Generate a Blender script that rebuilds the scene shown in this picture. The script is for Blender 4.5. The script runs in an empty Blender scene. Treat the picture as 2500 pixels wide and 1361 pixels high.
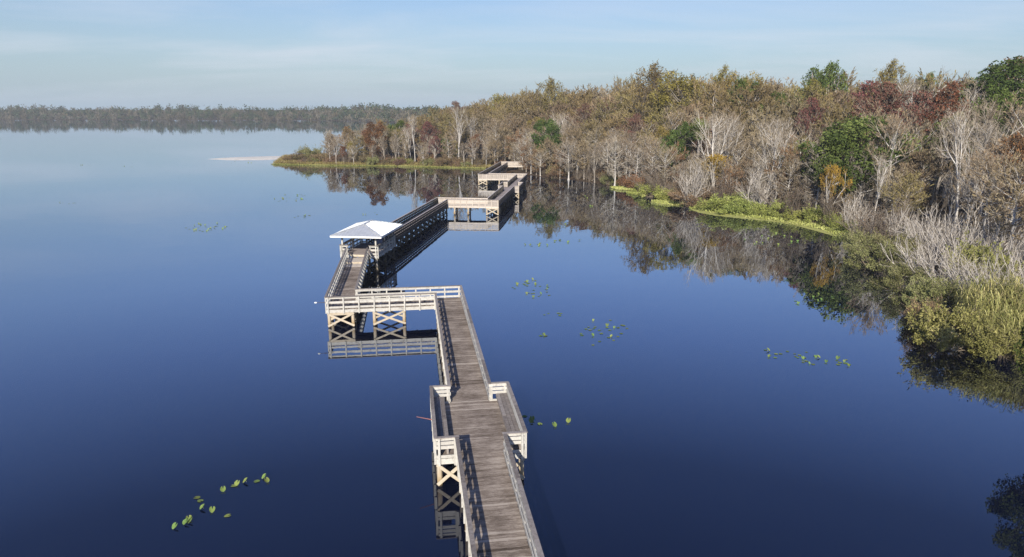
import bpy, math, random
import numpy as np
from mathutils import Vector

sc = bpy.context.scene
COL = sc.collection
R = math.radians
random.seed(7)

# ------------------------------------------------------------------ camera
CAM_H, FPX, CX, CY, HOR = 16.5, 1690.0, 1250.0, 680.5, 266.0      # photograph measured on a 2500 px wide frame
PITCH = math.atan((CY - HOR) / FPX)
cd = bpy.data.cameras.new('camera')
cam = bpy.data.objects.new('camera', cd)
COL.objects.link(cam)
cam.location = (0, 0, CAM_H)
cam.rotation_euler = (math.pi / 2 - PITCH, 0, 0)
cd.sensor_width = 36.0
cd.sensor_fit = 'HORIZONTAL'
cd.lens = 36.0 * FPX / 2500.0
cd.clip_start, cd.clip_end = 0.5, 20000
sc.camera = cam

# ------------------------------------------------------------------ sky
SUN_EL, SUN_AZ = R(25.5), R(189)          # azimuth clockwise from +Y: the sun stands behind the camera
world = bpy.data.worlds.new("World")
sc.world = world
world.use_nodes = True
nt = world.node_tree
bg = nt.nodes['Background']
sky = nt.nodes.new('ShaderNodeTexSky')
sky.sky_type = 'NISHITA'
sky.sun_disc = False
sky.sun_elevation, sky.sun_rotation = SUN_EL, SUN_AZ
sky.altitude = 0
sky.air_density, sky.dust_density, sky.ozone_density = 1.0, 0.6, 2.5
def N(tree, t, **kw):
    n = tree.nodes.new(t)
    for k, v in kw.items():
        if isinstance(k, str) and hasattr(n, k): setattr(n, k, v)
    return n
def mth(tree, op, a, b=None, clamp=False):
    n = tree.nodes.new('ShaderNodeMath'); n.operation = op; n.use_clamp = clamp
    for i, v in enumerate((a, b)):
        if v is None: continue
        if hasattr(v, 'node'): tree.links.new(v, n.inputs[i])
        else: n.inputs[i].default_value = v
    return n.outputs[0]
tc = N(nt, 'ShaderNodeTexCoord')
sep = N(nt, 'ShaderNodeSeparateXYZ'); nt.links.new(tc.outputs['Generated'], sep.inputs[0])
zc = mth(nt, 'ADD', mth(nt, 'MAXIMUM', sep.outputs[2], 0.0), 0.13)
comb = N(nt, 'ShaderNodeCombineXYZ')
nt.links.new(mth(nt, 'DIVIDE', sep.outputs[0], zc), comb.inputs[0])
nt.links.new(mth(nt, 'DIVIDE', sep.outputs[1], zc), comb.inputs[1])
mp = N(nt, 'ShaderNodeMapping'); mp.inputs['Rotation'].default_value = (0, 0, R(14)); mp.inputs['Scale'].default_value = (0.55, 1.25, 1); mp.inputs['Location'].default_value = (3.1, 1.15, 0)
nt.links.new(comb.outputs[0], mp.inputs[0])
cn = N(nt, 'ShaderNodeTexNoise'); cn.inputs['Scale'].default_value = 0.85; cn.inputs['Detail'].default_value = 9; cn.inputs['Roughness'].default_value = 0.58; cn.inputs['Distortion'].default_value = 0.5
nt.links.new(mp.outputs[0], cn.inputs['Vector'])
cr = N(nt, 'ShaderNodeValToRGB'); cr.color_ramp.elements[0].position = 0.43; cr.color_ramp.elements[1].position = 0.68
nt.links.new(cn.outputs['Fac'], cr.inputs[0])
cmix = N(nt, 'ShaderNodeMix', data_type='RGBA')
low = mth(nt, 'SUBTRACT', 1.0, mth(nt, 'MULTIPLY', mth(nt, 'MAXIMUM', mth(nt, 'SUBTRACT', sep.outputs[2], 0.06), 0.0), 7.0), True)    # wisps lie low, the zenith is clear
nt.links.new(mth(nt, 'MULTIPLY', cr.outputs[0], mth(nt, 'ADD', mth(nt, 'MULTIPLY', mth(nt, 'MULTIPLY', low, mth(nt, 'MULTIPLY', mth(nt, 'MAXIMUM', sep.outputs[2], 0.0), 14.0, True)), 0.62), 0.0)), cmix.inputs['Factor'])
hazef = mth(nt, 'EXPONENT', mth(nt, 'MULTIPLY', mth(nt, 'MAXIMUM', sep.outputs[2], 0.0), -7.0))
hmix = N(nt, 'ShaderNodeMix', data_type='RGBA')          # pale moist air low over the lake
nt.links.new(mth(nt, 'MULTIPLY', hazef, 0.93), hmix.inputs['Factor'])
shs = N(nt, 'ShaderNodeHueSaturation'); shs.inputs['Saturation'].default_value = 1.05; nt.links.new(sky.outputs[0], shs.inputs['Color'])
deep = N(nt, 'ShaderNodeMix', data_type='RGBA', blend_type='MULTIPLY')
nt.links.new(mth(nt, 'MULTIPLY', mth(nt, 'MAXIMUM', sep.outputs[2], 0.0), 3.2, True), deep.inputs['Factor'])
nt.links.new(shs.outputs[0], deep.inputs['A']); deep.inputs['B'].default_value = (0.90, 0.92, 1.28, 1); shs = deep
nt.links.new(shs.outputs['Result'], hmix.inputs['A']); hmix.inputs['B'].default_value = (3.35, 4.5, 5.65, 1)
nt.links.new(hmix.outputs['Result'], cmix.inputs['A'])
cmix.inputs['B'].default_value = (6.6, 7.0, 7.8, 1)
nt.links.new(cmix.outputs['Result'], bg.inputs['Color'])
bg.inputs['Strength'].default_value = 0.085

# ------------------------------------------------------------------ sun, exposure
sl = bpy.data.lights.new('sun', 'SUN')
sl.energy = 5.0; sl.angle = R(0.53); sl.color = (1.0, 0.93, 0.82)
sun = bpy.data.objects.new('sun', sl); COL.objects.link(sun)
sdir = Vector((math.sin(SUN_AZ) * math.cos(SUN_EL), math.cos(SUN_AZ) * math.cos(SUN_EL), math.sin(SUN_EL)))
sun.rotation_euler = sdir.to_track_quat('Z', 'Y').to_euler()
sun.location = (0, -50, 60)
sc.view_settings.view_transform = 'Standard'
sc.view_settings.look = 'None'
sc.view_settings.gamma = 1.0
sc.view_settings.exposure = 0.4
try:
    c = sc.cycles
    c.use_denoising = True; c.denoising_prefilter = 'NONE'; c.denoising_input_passes = 'RGB_ALBEDO_NORMAL'; c.max_bounces = 5; c.diffuse_bounces = 2; c.glossy_bounces = 3; c.transmission_bounces = 2; c.transparent_max_bounces = 4; c.volume_bounces = 0
    c.caustics_reflective = False; c.caustics_refractive = False
except Exception: pass

# ------------------------------------------------------------------ helpers
def water_point(px, py, z=0.0):
    """the point on the level z seen at (px, py) of the 2500 px photograph (used to measure positions on the lake)"""
    x, y = (px - CX) / FPX, -(py - CY) / FPX
    ct, st = math.cos(PITCH), math.sin(PITCH)
    d = np.array([x, ct + y * st, -st + y * ct])
    p = d * ((z - CAM_H) / d[2])
    return np.array([p[0], p[1], z])
def at_depth(px, py, Y):
    x, y = (px - CX) / FPX, -(py - CY) / FPX
    ct, st = math.cos(PITCH), math.sin(PITCH)
    d = np.array([x, ct + y * st, -st + y * ct]); d = d * Y / d[1]
    return np.array([d[0], Y, CAM_H + d[2]])
def to_px(p):
    ct, st = math.cos(PITCH), math.sin(PITCH)
    x, y, z = p[0], p[1], p[2] - CAM_H
    dep = y * ct - z * st
    return CX + FPX * x / dep, CY - FPX * (y * st + z * ct) / dep

class MB:
    """collects faces, with a random number and a material slot on each face"""
    def __init__(self): self.v, self.f, self.r, self.m, self.n = [], [], [], [], 0
    def add(self, v, f, r=0.5, m=0):
        v = np.asarray(v, float).reshape(-1, 3); f = np.asarray(f, int)
        self.v.append(v); self.f.append(f + self.n); self.n += len(v)
        self.r.append(np.broadcast_to(np.asarray(r, float), (len(f),))); self.m.append(np.full(len(f), m))
        return self
    def build(self, name, mats, parent=None, smooth=False):
        me = bpy.data.meshes.new(name)
        if self.v:
            v = np.concatenate(self.v)
            sizes = np.concatenate([np.full(len(f), f.shape[1]) for f in self.f])
            loops = np.concatenate([f.ravel() for f in self.f])
            me.vertices.add(len(v)); me.vertices.foreach_set('co', v.ravel())
            me.loops.add(len(loops)); me.loops.foreach_set('vertex_index', loops)
            me.polygons.add(len(sizes))
            st = np.concatenate([[0], np.cumsum(sizes)[:-1]])
            me.polygons.foreach_set('loop_start', st); me.polygons.foreach_set('loop_total', sizes)
            me.polygons.foreach_set('material_index', np.concatenate(self.m))
            me.polygons.foreach_set('use_smooth', np.full(len(sizes), bool(smooth)))
            at = me.attributes.new('rnd', 'FLOAT', 'FACE'); at.data.foreach_set('value', np.concatenate(self.r))
            me.update(calc_edges=True)
        for m in (mats if isinstance(mats, (list, tuple)) else [mats]): me.materials.append(m)
        o = bpy.data.objects.new(name, me); COL.objects.link(o)
        if parent is not None: o.parent = parent
        return o
    # --- shapes
    def beam(self, p0, p1, w, h, r=None, m=0, up=(0, 0, 1)):
        p0, p1 = np.asarray(p0, float), np.asarray(p1, float)
        d = p1 - p0; d = d / np.linalg.norm(d)
        s = np.cross(d, up)
        if np.linalg.norm(s) < 1e-4: s = np.array([1.0, 0, 0])
        s = s / np.linalg.norm(s) * w / 2; u = np.cross(s / (w / 2), d) * h / 2
        v = [p + a * s + b * u for p in (p0, p1) for a, b in ((-1, -1), (1, -1), (1, 1), (-1, 1))]
        f = [(0, 1, 2, 3), (7, 6, 5, 4), (0, 4, 5, 1), (1, 5, 6, 2), (2, 6, 7, 3), (3, 7, 4, 0)]
        return self.add(v, f, random.random() if r is None else r, m)
    def tubes(self, P0, P1, R0, R1, k=5, r=0.5, m=0):
        P0, P1 = np.asarray(P0, float), np.asarray(P1, float); n = len(P0)
        if n == 0: return self
        R0 = np.broadcast_to(np.asarray(R0, float), (n,)); R1 = np.broadcast_to(np.asarray(R1, float), (n,))
        d = P1 - P0; d = d / (np.linalg.norm(d, axis=1, keepdims=True) + 1e-9)
        ref = np.where(np.abs(d[:, 2:3]) > 0.9, np.array([[1.0, 0, 0]]), np.array([[0, 0, 1.0]]))
        a = np.cross(d, ref); a /= np.linalg.norm(a, axis=1, keepdims=True); b = np.cross(d, a)
        th = np.arange(k) * 2 * np.pi / k
        ring = a[:, None, :] * np.cos(th)[None, :, None] + b[:, None, :] * np.sin(th)[None, :, None]
        v = np.concatenate([P0[:, None] + ring * R0[:, None, None], P1[:, None] + ring * R1[:, None, None]], 1)   # n,2k,3
        j = np.arange(k); q = np.stack([j, (j + 1) % k, (j + 1) % k + k, j + k], 1)
        f = (np.arange(n)[:, None, None] * 2 * k + q[None]).reshape(-1, 4)
        rr = np.repeat(np.broadcast_to(np.asarray(r, float), (n,)), k)
        return self.add(v.reshape(-1, 3), f, rr, m)
    def path(self, pts, r0, r1, k=6, r=0.5, m=0):
        pts = np.asarray(pts, float); n = len(pts) - 1
        rad = np.linspace(r0, r1, n + 1)
        return self.tubes(pts[:-1], pts[1:], rad[:-1], rad[1:], k, r, m)
    def quads(self, C, U, V, r=0.5, m=0):
        C, U, V = (np.asarray(x, float) for x in (C, U, V)); n = len(C)
        v = np.stack([C - U - V * .6, C + U * .2 - V, C + U, C + U * .1 + V], 1).reshape(-1, 3)
        return self.add(v, np.arange(4 * n).reshape(-1, 4), np.broadcast_to(np.asarray(r, float), (n,)), m)

def tag(o, label=None, cat=None, group=None, kind=None):
    for k, v in (('label', label), ('category', cat), ('group', group), ('kind', kind)):
        if v: o[k] = v
    return o
def empty(name, loc, rz=0.0):
    o = bpy.data.objects.new(name, None); COL.objects.link(o)
    o.location = loc; o.rotation_euler = (0, 0, rz); o.empty_display_size = 0.3
    return o
def children(o): return [c for c in bpy.data.objects if c.parent is o]
def copy_tree(o, kids):
    c = o.copy(); COL.objects.link(c)
    for ch in kids:
        d = ch.copy(); COL.objects.link(d); d.parent = c
    return c

# ------------------------------------------------------------------ materials
def mat(name, rough=0.85, spec=0.2):
    m = bpy.data.materials.new(name); m.use_nodes = True
    t = m.node_tree; b = t.nodes['Principled BSDF']
    b.inputs['Roughness'].default_value = rough; b.inputs['Specular IOR Level'].default_value = spec
    return m, t, b
def ramp(t, fac, stops):
    r = t.nodes.new('ShaderNodeValToRGB')
    el = r.color_ramp.elements
    while len(el) < len(stops): el.new(0.5)
    for e, (p, c) in zip(el, stops): e.position = p; e.color = (*c, 1)
    t.links.new(fac, r.inputs[0]); return r.outputs[0]
def noise(t, scale, detail=4, rough=0.55, vec=None, sx=(1, 1, 1), rot=0.0, coord='Object'):
    if vec is None: vec = N(t, 'ShaderNodeNewGeometry').outputs['Position'] if coord == 'World' else N(t, 'ShaderNodeTexCoord').outputs[coord]
    mpn = N(t, 'ShaderNodeMapping'); mpn.vector_type = 'TEXTURE'
    mpn.inputs['Scale'].default_value = tuple(1 / k for k in sx); mpn.inputs['Rotation'].default_value = (0, 0, rot)
    t.links.new(vec, mpn.inputs[0])
    n = N(t, 'ShaderNodeTexNoise'); n.inputs['Scale'].default_value = scale; n.inputs['Detail'].default_value = detail; n.inputs['Roughness'].default_value = rough
    t.links.new(mpn.outputs[0], n.inputs['Vector']); return n.outputs['Fac']
def attr(t, name='rnd'):
    a = N(t, 'ShaderNodeAttribute'); a.attribute_name = name; return a.outputs['Fac']
def mixc(t, fac, a, b, mode='MIX'):
    n = N(t, 'ShaderNodeMix', data_type='RGBA', blend_type=mode)
    for key, v in (('Factor', fac), ('A', a), ('B', b)):
        if hasattr(v, 'node'): t.links.new(v, n.inputs[key])
        elif key == 'Factor': n.inputs[key].default_value = v
        else: n.inputs[key].default_value = (*v, 1)
    return n.outputs['Result']
def leaf_mat(name, cols, var=0.35, hue=0.03, trans=0.0):
    """leaf colour differs from leaf to leaf (face attribute) and from plant to plant (object random)"""
    m, t, b = mat(name, 0.75, 0.15)
    n = len(cols)
    col = ramp(t, attr(t), [(i / (n - 1), c) for i, c in enumerate(cols)])
    oi = N(t, 'ShaderNodeObjectInfo')
    hsv = N(t, 'ShaderNodeHueSaturation'); t.links.new(col, hsv.inputs['Color'])
    t.links.new(mth(t, 'ADD', mth(t, 'MULTIPLY', oi.outputs['Random'], 2 * hue), 0.5 - hue), hsv.inputs['Hue'])
    r2 = mth(t, 'FRACT', mth(t, 'MULTIPLY', oi.outputs['Random'], 17.31))
    t.links.new(mth(t, 'ADD', mth(t, 'MULTIPLY', r2, 2 * var), 1 - var), hsv.inputs['Value'])
    t.links.new(hsv.outputs[0], b.inputs['Base Color'])
    return m
def bark_mat(name, c1, c2, scale=1.2, var=0.2):
    m, t, b = mat(name, 0.9, 0.1)
    col = ramp(t, noise(t, scale, 5, 0.65, sx=(1, 1, .35)), [(0.3, c1), (0.7, c2)])
    oi = N(t, 'ShaderNodeObjectInfo')
    hsv = N(t, 'ShaderNodeHueSaturation'); t.links.new(col, hsv.inputs['Color'])
    t.links.new(mth(t, 'ADD', mth(t, 'MULTIPLY', oi.outputs['Random'], 2 * var), 1 - var), hsv.inputs['Value'])
    t.links.new(hsv.outputs[0], b.inputs['Base Color'])
    return m
def plank_mat(name, rot, dark, mid, light):
    """weathered planks: a tone for each board, fine streaks along it"""
    m, t, b = mat(name, 0.9, 0.15)
    st = noise(t, 1.0, 5, 0.75, sx=(1.1, 9, 5), rot=rot, coord='World')
    ft = noise(t, 1.0, 6, 0.8, sx=(5, 34, 5), rot=rot, coord='World')
    bl = noise(t, 0.7, 5, 0.6, coord='World')
    f = mth(t, 'ADD', mth(t, 'MULTIPLY', st, 0.46), mth(t, 'MULTIPLY', ft, 0.62))
    f = mth(t, 'ADD', f, mth(t, 'MULTIPLY', attr(t), 0.11))
    f = mth(t, 'ADD', f, mth(t, 'MULTIPLY', bl, 0.36))
    col = ramp(t, f, [(0.63, dark), (0.77, mid), (0.92, light)])
    t.links.new(col, b.inputs['Base Color'])
    bp = N(t, 'ShaderNodeBump'); bp.inputs['Strength'].default_value = 0.5; bp.inputs['Distance'].default_value = 0.006
    t.links.new(st, bp.inputs['Height']); t.links.new(bp.outputs[0], b.inputs['Normal'])
    return m
def board_mat(name, dark, light, stain=(0.2, 0.18, 0.15), amount=0.6):
    m, t, b = mat(name, 0.85, 0.15)
    col = ramp(t, mth(t, 'ADD', mth(t, 'MULTIPLY', noise(t, 7.0, 7, 0.75, coord='World'), 0.8), mth(t, 'MULTIPLY', attr(t), 0.25)), [(0.3, dark), (0.75, light)])
    s = ramp(t, noise(t, 2.4, 8, 0.8, coord='World'), [(0.52, (0, 0, 0)), (0.68, (1, 1, 1))])
    col = mixc(t, mth(t, 'MULTIPLY', s, amount), col, stain)
    t.links.new(col, b.inputs['Base Color'])
    return m

A_ROT = math.atan2(0.1443, 0.9895)          # heading of the planks of the near part
C_ROT = math.atan2(-0.118, 0.993)
M = {}
M['deckA'] = plank_mat('deck_weathered', A_ROT, (0.080, 0.061, 0.047), (0.225, 0.182, 0.147), (0.43, 0.37, 0.31))
M['deckB'] = plank_mat('deck_crosspiece', A_ROT + math.pi / 2, (0.080, 0.061, 0.047), (0.225, 0.182, 0.147), (0.43, 0.37, 0.31))
M['deckC'] = plank_mat('deck_newer', C_ROT, (0.17, 0.14, 0.13), (0.31, 0.265, 0.245), (0.45, 0.40, 0.37))
M['deckE'] = plank_mat('deck_newer_crosspiece', C_ROT + math.pi / 2, (0.17, 0.14, 0.13), (0.31, 0.265, 0.245), (0.45, 0.40, 0.37))
M['cap'] = board_mat('cap_weathered', (0.12, 0.102, 0.092), (0.34, 0.305, 0.28), (0.11, 0.09, 0.08), 0.7)
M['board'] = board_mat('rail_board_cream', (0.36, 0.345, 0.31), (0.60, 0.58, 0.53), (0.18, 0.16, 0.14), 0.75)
M['shadeboard'] = board_mat('rail_board_shaded', (0.035, 0.032, 0.029), (0.085, 0.078, 0.070), (0.025, 0.022, 0.02), 0.5)  # weathered wood darkened further: shade of sides turned from the sun put into colour
M['newboard'] = board_mat('rail_board_new', (0.42, 0.365, 0.305), (0.62, 0.555, 0.475), (0.25, 0.2, 0.17), 0.4)
M['newcap'] = board_mat('cap_new', (0.36, 0.32, 0.30), (0.52, 0.46, 0.43), (0.28, 0.24, 0.22), 0.3)
M['pale'] = board_mat('brace_pale_pine', (0.40, 0.34, 0.25), (0.58, 0.505, 0.39), (0.24, 0.19, 0.13), 0.6)
M['dark_frame'] = board_mat('joist_dark', (0.06, 0.05, 0.042), (0.15, 0.12, 0.10), (0.05, 0.04, 0.03))
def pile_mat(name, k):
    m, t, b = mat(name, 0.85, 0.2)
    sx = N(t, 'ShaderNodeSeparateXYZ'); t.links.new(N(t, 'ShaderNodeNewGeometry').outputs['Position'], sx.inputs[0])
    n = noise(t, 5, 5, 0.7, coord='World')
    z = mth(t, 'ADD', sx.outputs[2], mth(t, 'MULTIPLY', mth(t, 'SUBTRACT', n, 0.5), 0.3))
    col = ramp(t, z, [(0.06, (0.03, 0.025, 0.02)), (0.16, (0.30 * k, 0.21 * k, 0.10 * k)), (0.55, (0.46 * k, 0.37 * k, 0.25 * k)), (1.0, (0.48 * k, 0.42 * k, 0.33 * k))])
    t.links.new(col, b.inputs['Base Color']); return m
M['pile'] = pile_mat('pile_wood', 1.0)
M['shadepile'] = pile_mat('pile_wood_shaded', 0.22)  # same pile wood, darkened in colour for the shade under the deck

# water: a still tannin-dark lake, mirror-like, with the faintest ruffles in bands
def water_mat():
    m, t, b = mat('lake_water', 0.3, 0.0)
    b.inputs['Base Color'].default_value = (0.003, 0.005, 0.017, 1)
    pos = N(t, 'ShaderNodeNewGeometry').outputs['Position']
    band = ramp(t, noise(t, 0.012, 3, 0.5, vec=pos, sx=(0.35, 1.6, 1)), [(0.45, (0, 0, 0)), (0.66, (1, 1, 1))])
    h1 = noise(t, 0.9, 3, 0.5, vec=pos, sx=(1, 0.7, 1))
    h2 = noise(t, 0.16, 2, 0.5, vec=pos, sx=(0.8, 1, 1))
    h = mth(t, 'ADD', mth(t, 'MULTIPLY', h1, mth(t, 'ADD', mth(t, 'MULTIPLY', band, 0.004), 0.0012)), mth(t, 'MULTIPLY', h2, 0.010))
    bp = N(t, 'ShaderNodeBump'); bp.inputs['Strength'].default_value = 1.0; bp.inputs['Distance'].default_value = 1.0
    t.links.new(h, bp.inputs['Height'])
    # the mirror of the still surface strengthens towards grazing angles
    lw = N(t, 'ShaderNodeLayerWeight'); lw.inputs['Blend'].default_value = 0.5
    fac = ramp(t, lw.outputs['Facing'], [(0.0, (0.03,) * 3), (0.41, (0.088,) * 3), (0.53, (0.15,) * 3), (0.66, (0.38,) * 3), (0.775, (0.59,) * 3), (0.87, (0.66,) * 3), (0.96, (0.90,) * 3), (1.0, (1.0,) * 3)])
    gl = N(t, 'ShaderNodeBsdfGlossy'); gl.inputs['Roughness'].default_value = 0.012; gl.inputs['Color'].default_value = (0.84, 0.89, 0.97, 1)
    t.links.new(bp.outputs[0], gl.inputs['Normal'])
    mx = N(t, 'ShaderNodeMixShader'); t.links.new(fac, mx.inputs[0]); t.links.new(b.outputs[0], mx.inputs[1]); t.links.new(gl.outputs[0], mx.inputs[2])
    t.links.new(mx.outputs[0], t.nodes['Material Output'].inputs['Surface'])
    return m
M['water'] = water_mat()

# ------------------------------------------------------------------ setting: water, land, sandbar, far land
wm = MB()
xs = np.array([-9000, -600, -100, 0, 100, 600, 9000.]); ys = np.array([-600, 0, 60, 200, 600, 1500, 14000.])
gx, gy = np.meshgrid(xs, ys); n = len(xs)
wm.add(np.stack([gx, gy, gx * 0], -1).reshape(-1, 3), [(j * n + i, j * n + i + 1, (j + 1) * n + i + 1, (j + 1) * n + i) for j in range(len(ys) - 1) for i in range(n - 1)])
tag(wm.build('lake_water', M['water']), 'calm dark blue lake mirroring the sky and the trees', 'lake', kind='structure')

LAND = np.array([(-71, 213), (-63, 210.5), (-55, 208.6), (-36.4, 207), (-22.6, 203), (-8, 198.5), (-3, 193), (2, 179), (8, 171), (14.5, 164), (22, 150), (25, 139), (29, 128), (34, 119), (39, 112), (43, 106), (47, 99), (49, 92),
                 (44, 82), (41.5, 73), (40, 66), (37.5, 57), (35, 50), (34.5, 44), (33.5, 38), (32, 32), (31, 24), (33, 10), (60, -20), (300, -20), (380, 200), (330, 520), (60, 560), (-20, 430), (-50, 350), (-62, 300), (-58, 278), (-66, 258), (-81, 248), (-76, 228)], float)
def signed_dist(P, poly):
    """> 0 inside the polygon"""
    P = np.asarray(P, float)[:, :2]
    a, b = poly, np.roll(poly, -1, 0)
    best = np.full(len(P), 1e18); ins = np.zeros(len(P), bool)
    for p, q in zip(a, b):
        d = q - p; t = np.clip(((P - p) @ d) / (d @ d), 0, 1)
        best = np.minimum(best, ((P - p - t[:, None] * d) ** 2).sum(1))
        c = ((p[1] > P[:, 1]) != (q[1] > P[:, 1]))
        xi = p[0] + (P[:, 1] - p[1]) / (q[1] - p[1] + 1e-12) * (q[0] - p[0])
        ins ^= c & (P[:, 0] < xi)
    return np.where(ins, 1, -1) * np.sqrt(best)
def grid_land(poly, x0, x1, y0, y1, step, fn, name, m, label):
    nx, ny = int((x1 - x0) / step) + 1, int((y1 - y0) / step) + 1
    X, Y = np.meshgrid(np.linspace(x0, x1, nx), np.linspace(y0, y1, ny))
    P = np.stack([X.ravel(), Y.ravel()], 1); s = signed_dist(P, poly)
    w = 0.8 * np.sin(P[:, 0] * 0.9 + 1.3 * np.sin(P[:, 1] * .37)) + 0.6 * np.sin(P[:, 1] * 1.3 + P[:, 0] * .5)
    Z = fn(s, w)
    i = np.arange(nx * ny).reshape(ny, nx)
    q = np.stack([i[:-1, :-1], i[:-1, 1:], i[1:, 1:], i[1:, :-1]], -1).reshape(-1, 4)
    q = q[(Z[q] > -0.3).any(1)]
    used = np.unique(q); re = np.full(nx * ny, -1); re[used] = np.arange(len(used))
    mb = MB().add(np.stack([P[:, 0], P[:, 1], Z], 1)[used], re[q])
    return tag(mb.build(name, m, smooth=True), label, 'ground', kind='structure')
def ground_mat():
    m, t, b = mat('swamp_ground', 0.95, 0.1)
    col = ramp(t, noise(t, 0.7, 6, 0.7, coord='World'), [(0.3, (0.035, 0.026, 0.018)), (0.55, (0.075, 0.052, 0.034)), (0.75, (0.11, 0.085, 0.045))])
    t.links.new(col, b.inputs['Base Color']); return m
M['ground'] = ground_mat()
grid_land(LAND, -90, 380, -24, 560, 2.0, lambda s, w: np.clip(-0.12 + 0.13 * (s + w * .8), -0.6, 0.45) + 0.05 * w * (s > 4), 'swamp_ground', M['ground'], 'brown leaf-littered swamp floor under the trees')
# the sand spit at the tip of the point
SPIT = np.array([water_point(*p)[:2] for p in [(508, 389), (560, 385.5), (640, 383.2), (720, 381), (810, 375), (812, 384), (720, 388), (640, 391), (560, 391.5)]])
m, t, b = mat('pale_sand', 0.95, 0.1)
t.links.new(ramp(t, noise(t, 0.5, 5, 0.6, coord='World'), [(0.3, (0.52, 0.49, 0.43)), (0.7, (0.68, 0.65, 0.59))]), b.inputs['Base Color']); M['sand'] = m
grid_land(SPIT, -108, -48, 225, 275, 0.6, lambda s, w: np.clip(0.03 + 0.09 * s, -0.5, 0.3), 'sandbar', M['sand'], 'thin pale sandbar running left from the grassy point')
FAR = [(-2600, 1160), (-1300, 1085), (-900, 1120), (-520, 1090), (-300, 1060), (-190, 960), (-95, 800), (0, 690), (160, 610), (420, 560)]
fl = MB(); nf = len(FAR)
pts = [(x, y, 0.4) for x, y in FAR] + [(x * 2.2, y + 9000, 2.0) for x, y in FAR] + [(x, y - 6, -0.4) for x, y in FAR]
fl.add(pts, [(i, i + 1, i + 1 + nf, i + nf) for i in range(nf - 1)] + [(i + 2 * nf, i + 1 + 2 * nf, i + 1, i) for i in range(nf - 1)])
tag(fl.build('far_shore_land', M['ground']), 'low brown land behind the far side of the lake', 'ground', kind='structure')

# ------------------------------------------------------------------ boardwalk
W2 = 1.035                                    # half the distance between the two rails
uA, vA = np.array([-.1443, .9895, 0]), np.array([.9895, .1443, 0])
uC, vC = np.array([.118, .993, 0]), np.array([.993, -.118, 0])
uC, vC = uC / np.linalg.norm(uC), vC / np.linalg.norm(vC)
Z3 = lambda z: np.array([0, 0, z])
DECK = 1.5
P_AB = np.array([-5.09, 53.55, 0]); P_A0 = P_AB - uA * 41.5
P_BD = P_AB - vA * 8.39; P_D1 = P_BD + uA * 17.3
K0 = np.array([-15.78, 69.95, 0]); K1 = K0 + uC * 6.4
P_CE = np.array([-11.25, 111.3, 0]); P_C0 = P_CE - uC * (np.dot(P_CE - K1, uC) - 0.02)
P_EF = P_CE + vC * 8.3; P_FG = P_EF + uC * 43.9
P_GH = P_FG - vC * 8.6; P_H1 = P_GH + uC * 35.5; P_H2 = P_H1 + vC * 9

boardwalk = empty('boardwalk', (P_AB[0], P_AB[1], 0))
tag(boardwalk, 'long zigzag grey timber boardwalk on piles with railings over the lake', 'boardwalk')
OFF = -np.array([P_AB[0], P_AB[1], 0])
OFFZ = {'n': 0, 'posts': 0, 'piles': 0}
far_posts, far_piles = MB(), MB()

def part(mb, name, mats, parent=boardwalk, root=boardwalk):
    o = mb.build(name, mats, parent)
    o.matrix_parent_inverse = root.matrix_world.inverted() if False else o.matrix_parent_inverse
    o.data.transform(__import__('mathutils').Matrix.Translation(-root.location)) if o.data.vertices else None
    return o

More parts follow.
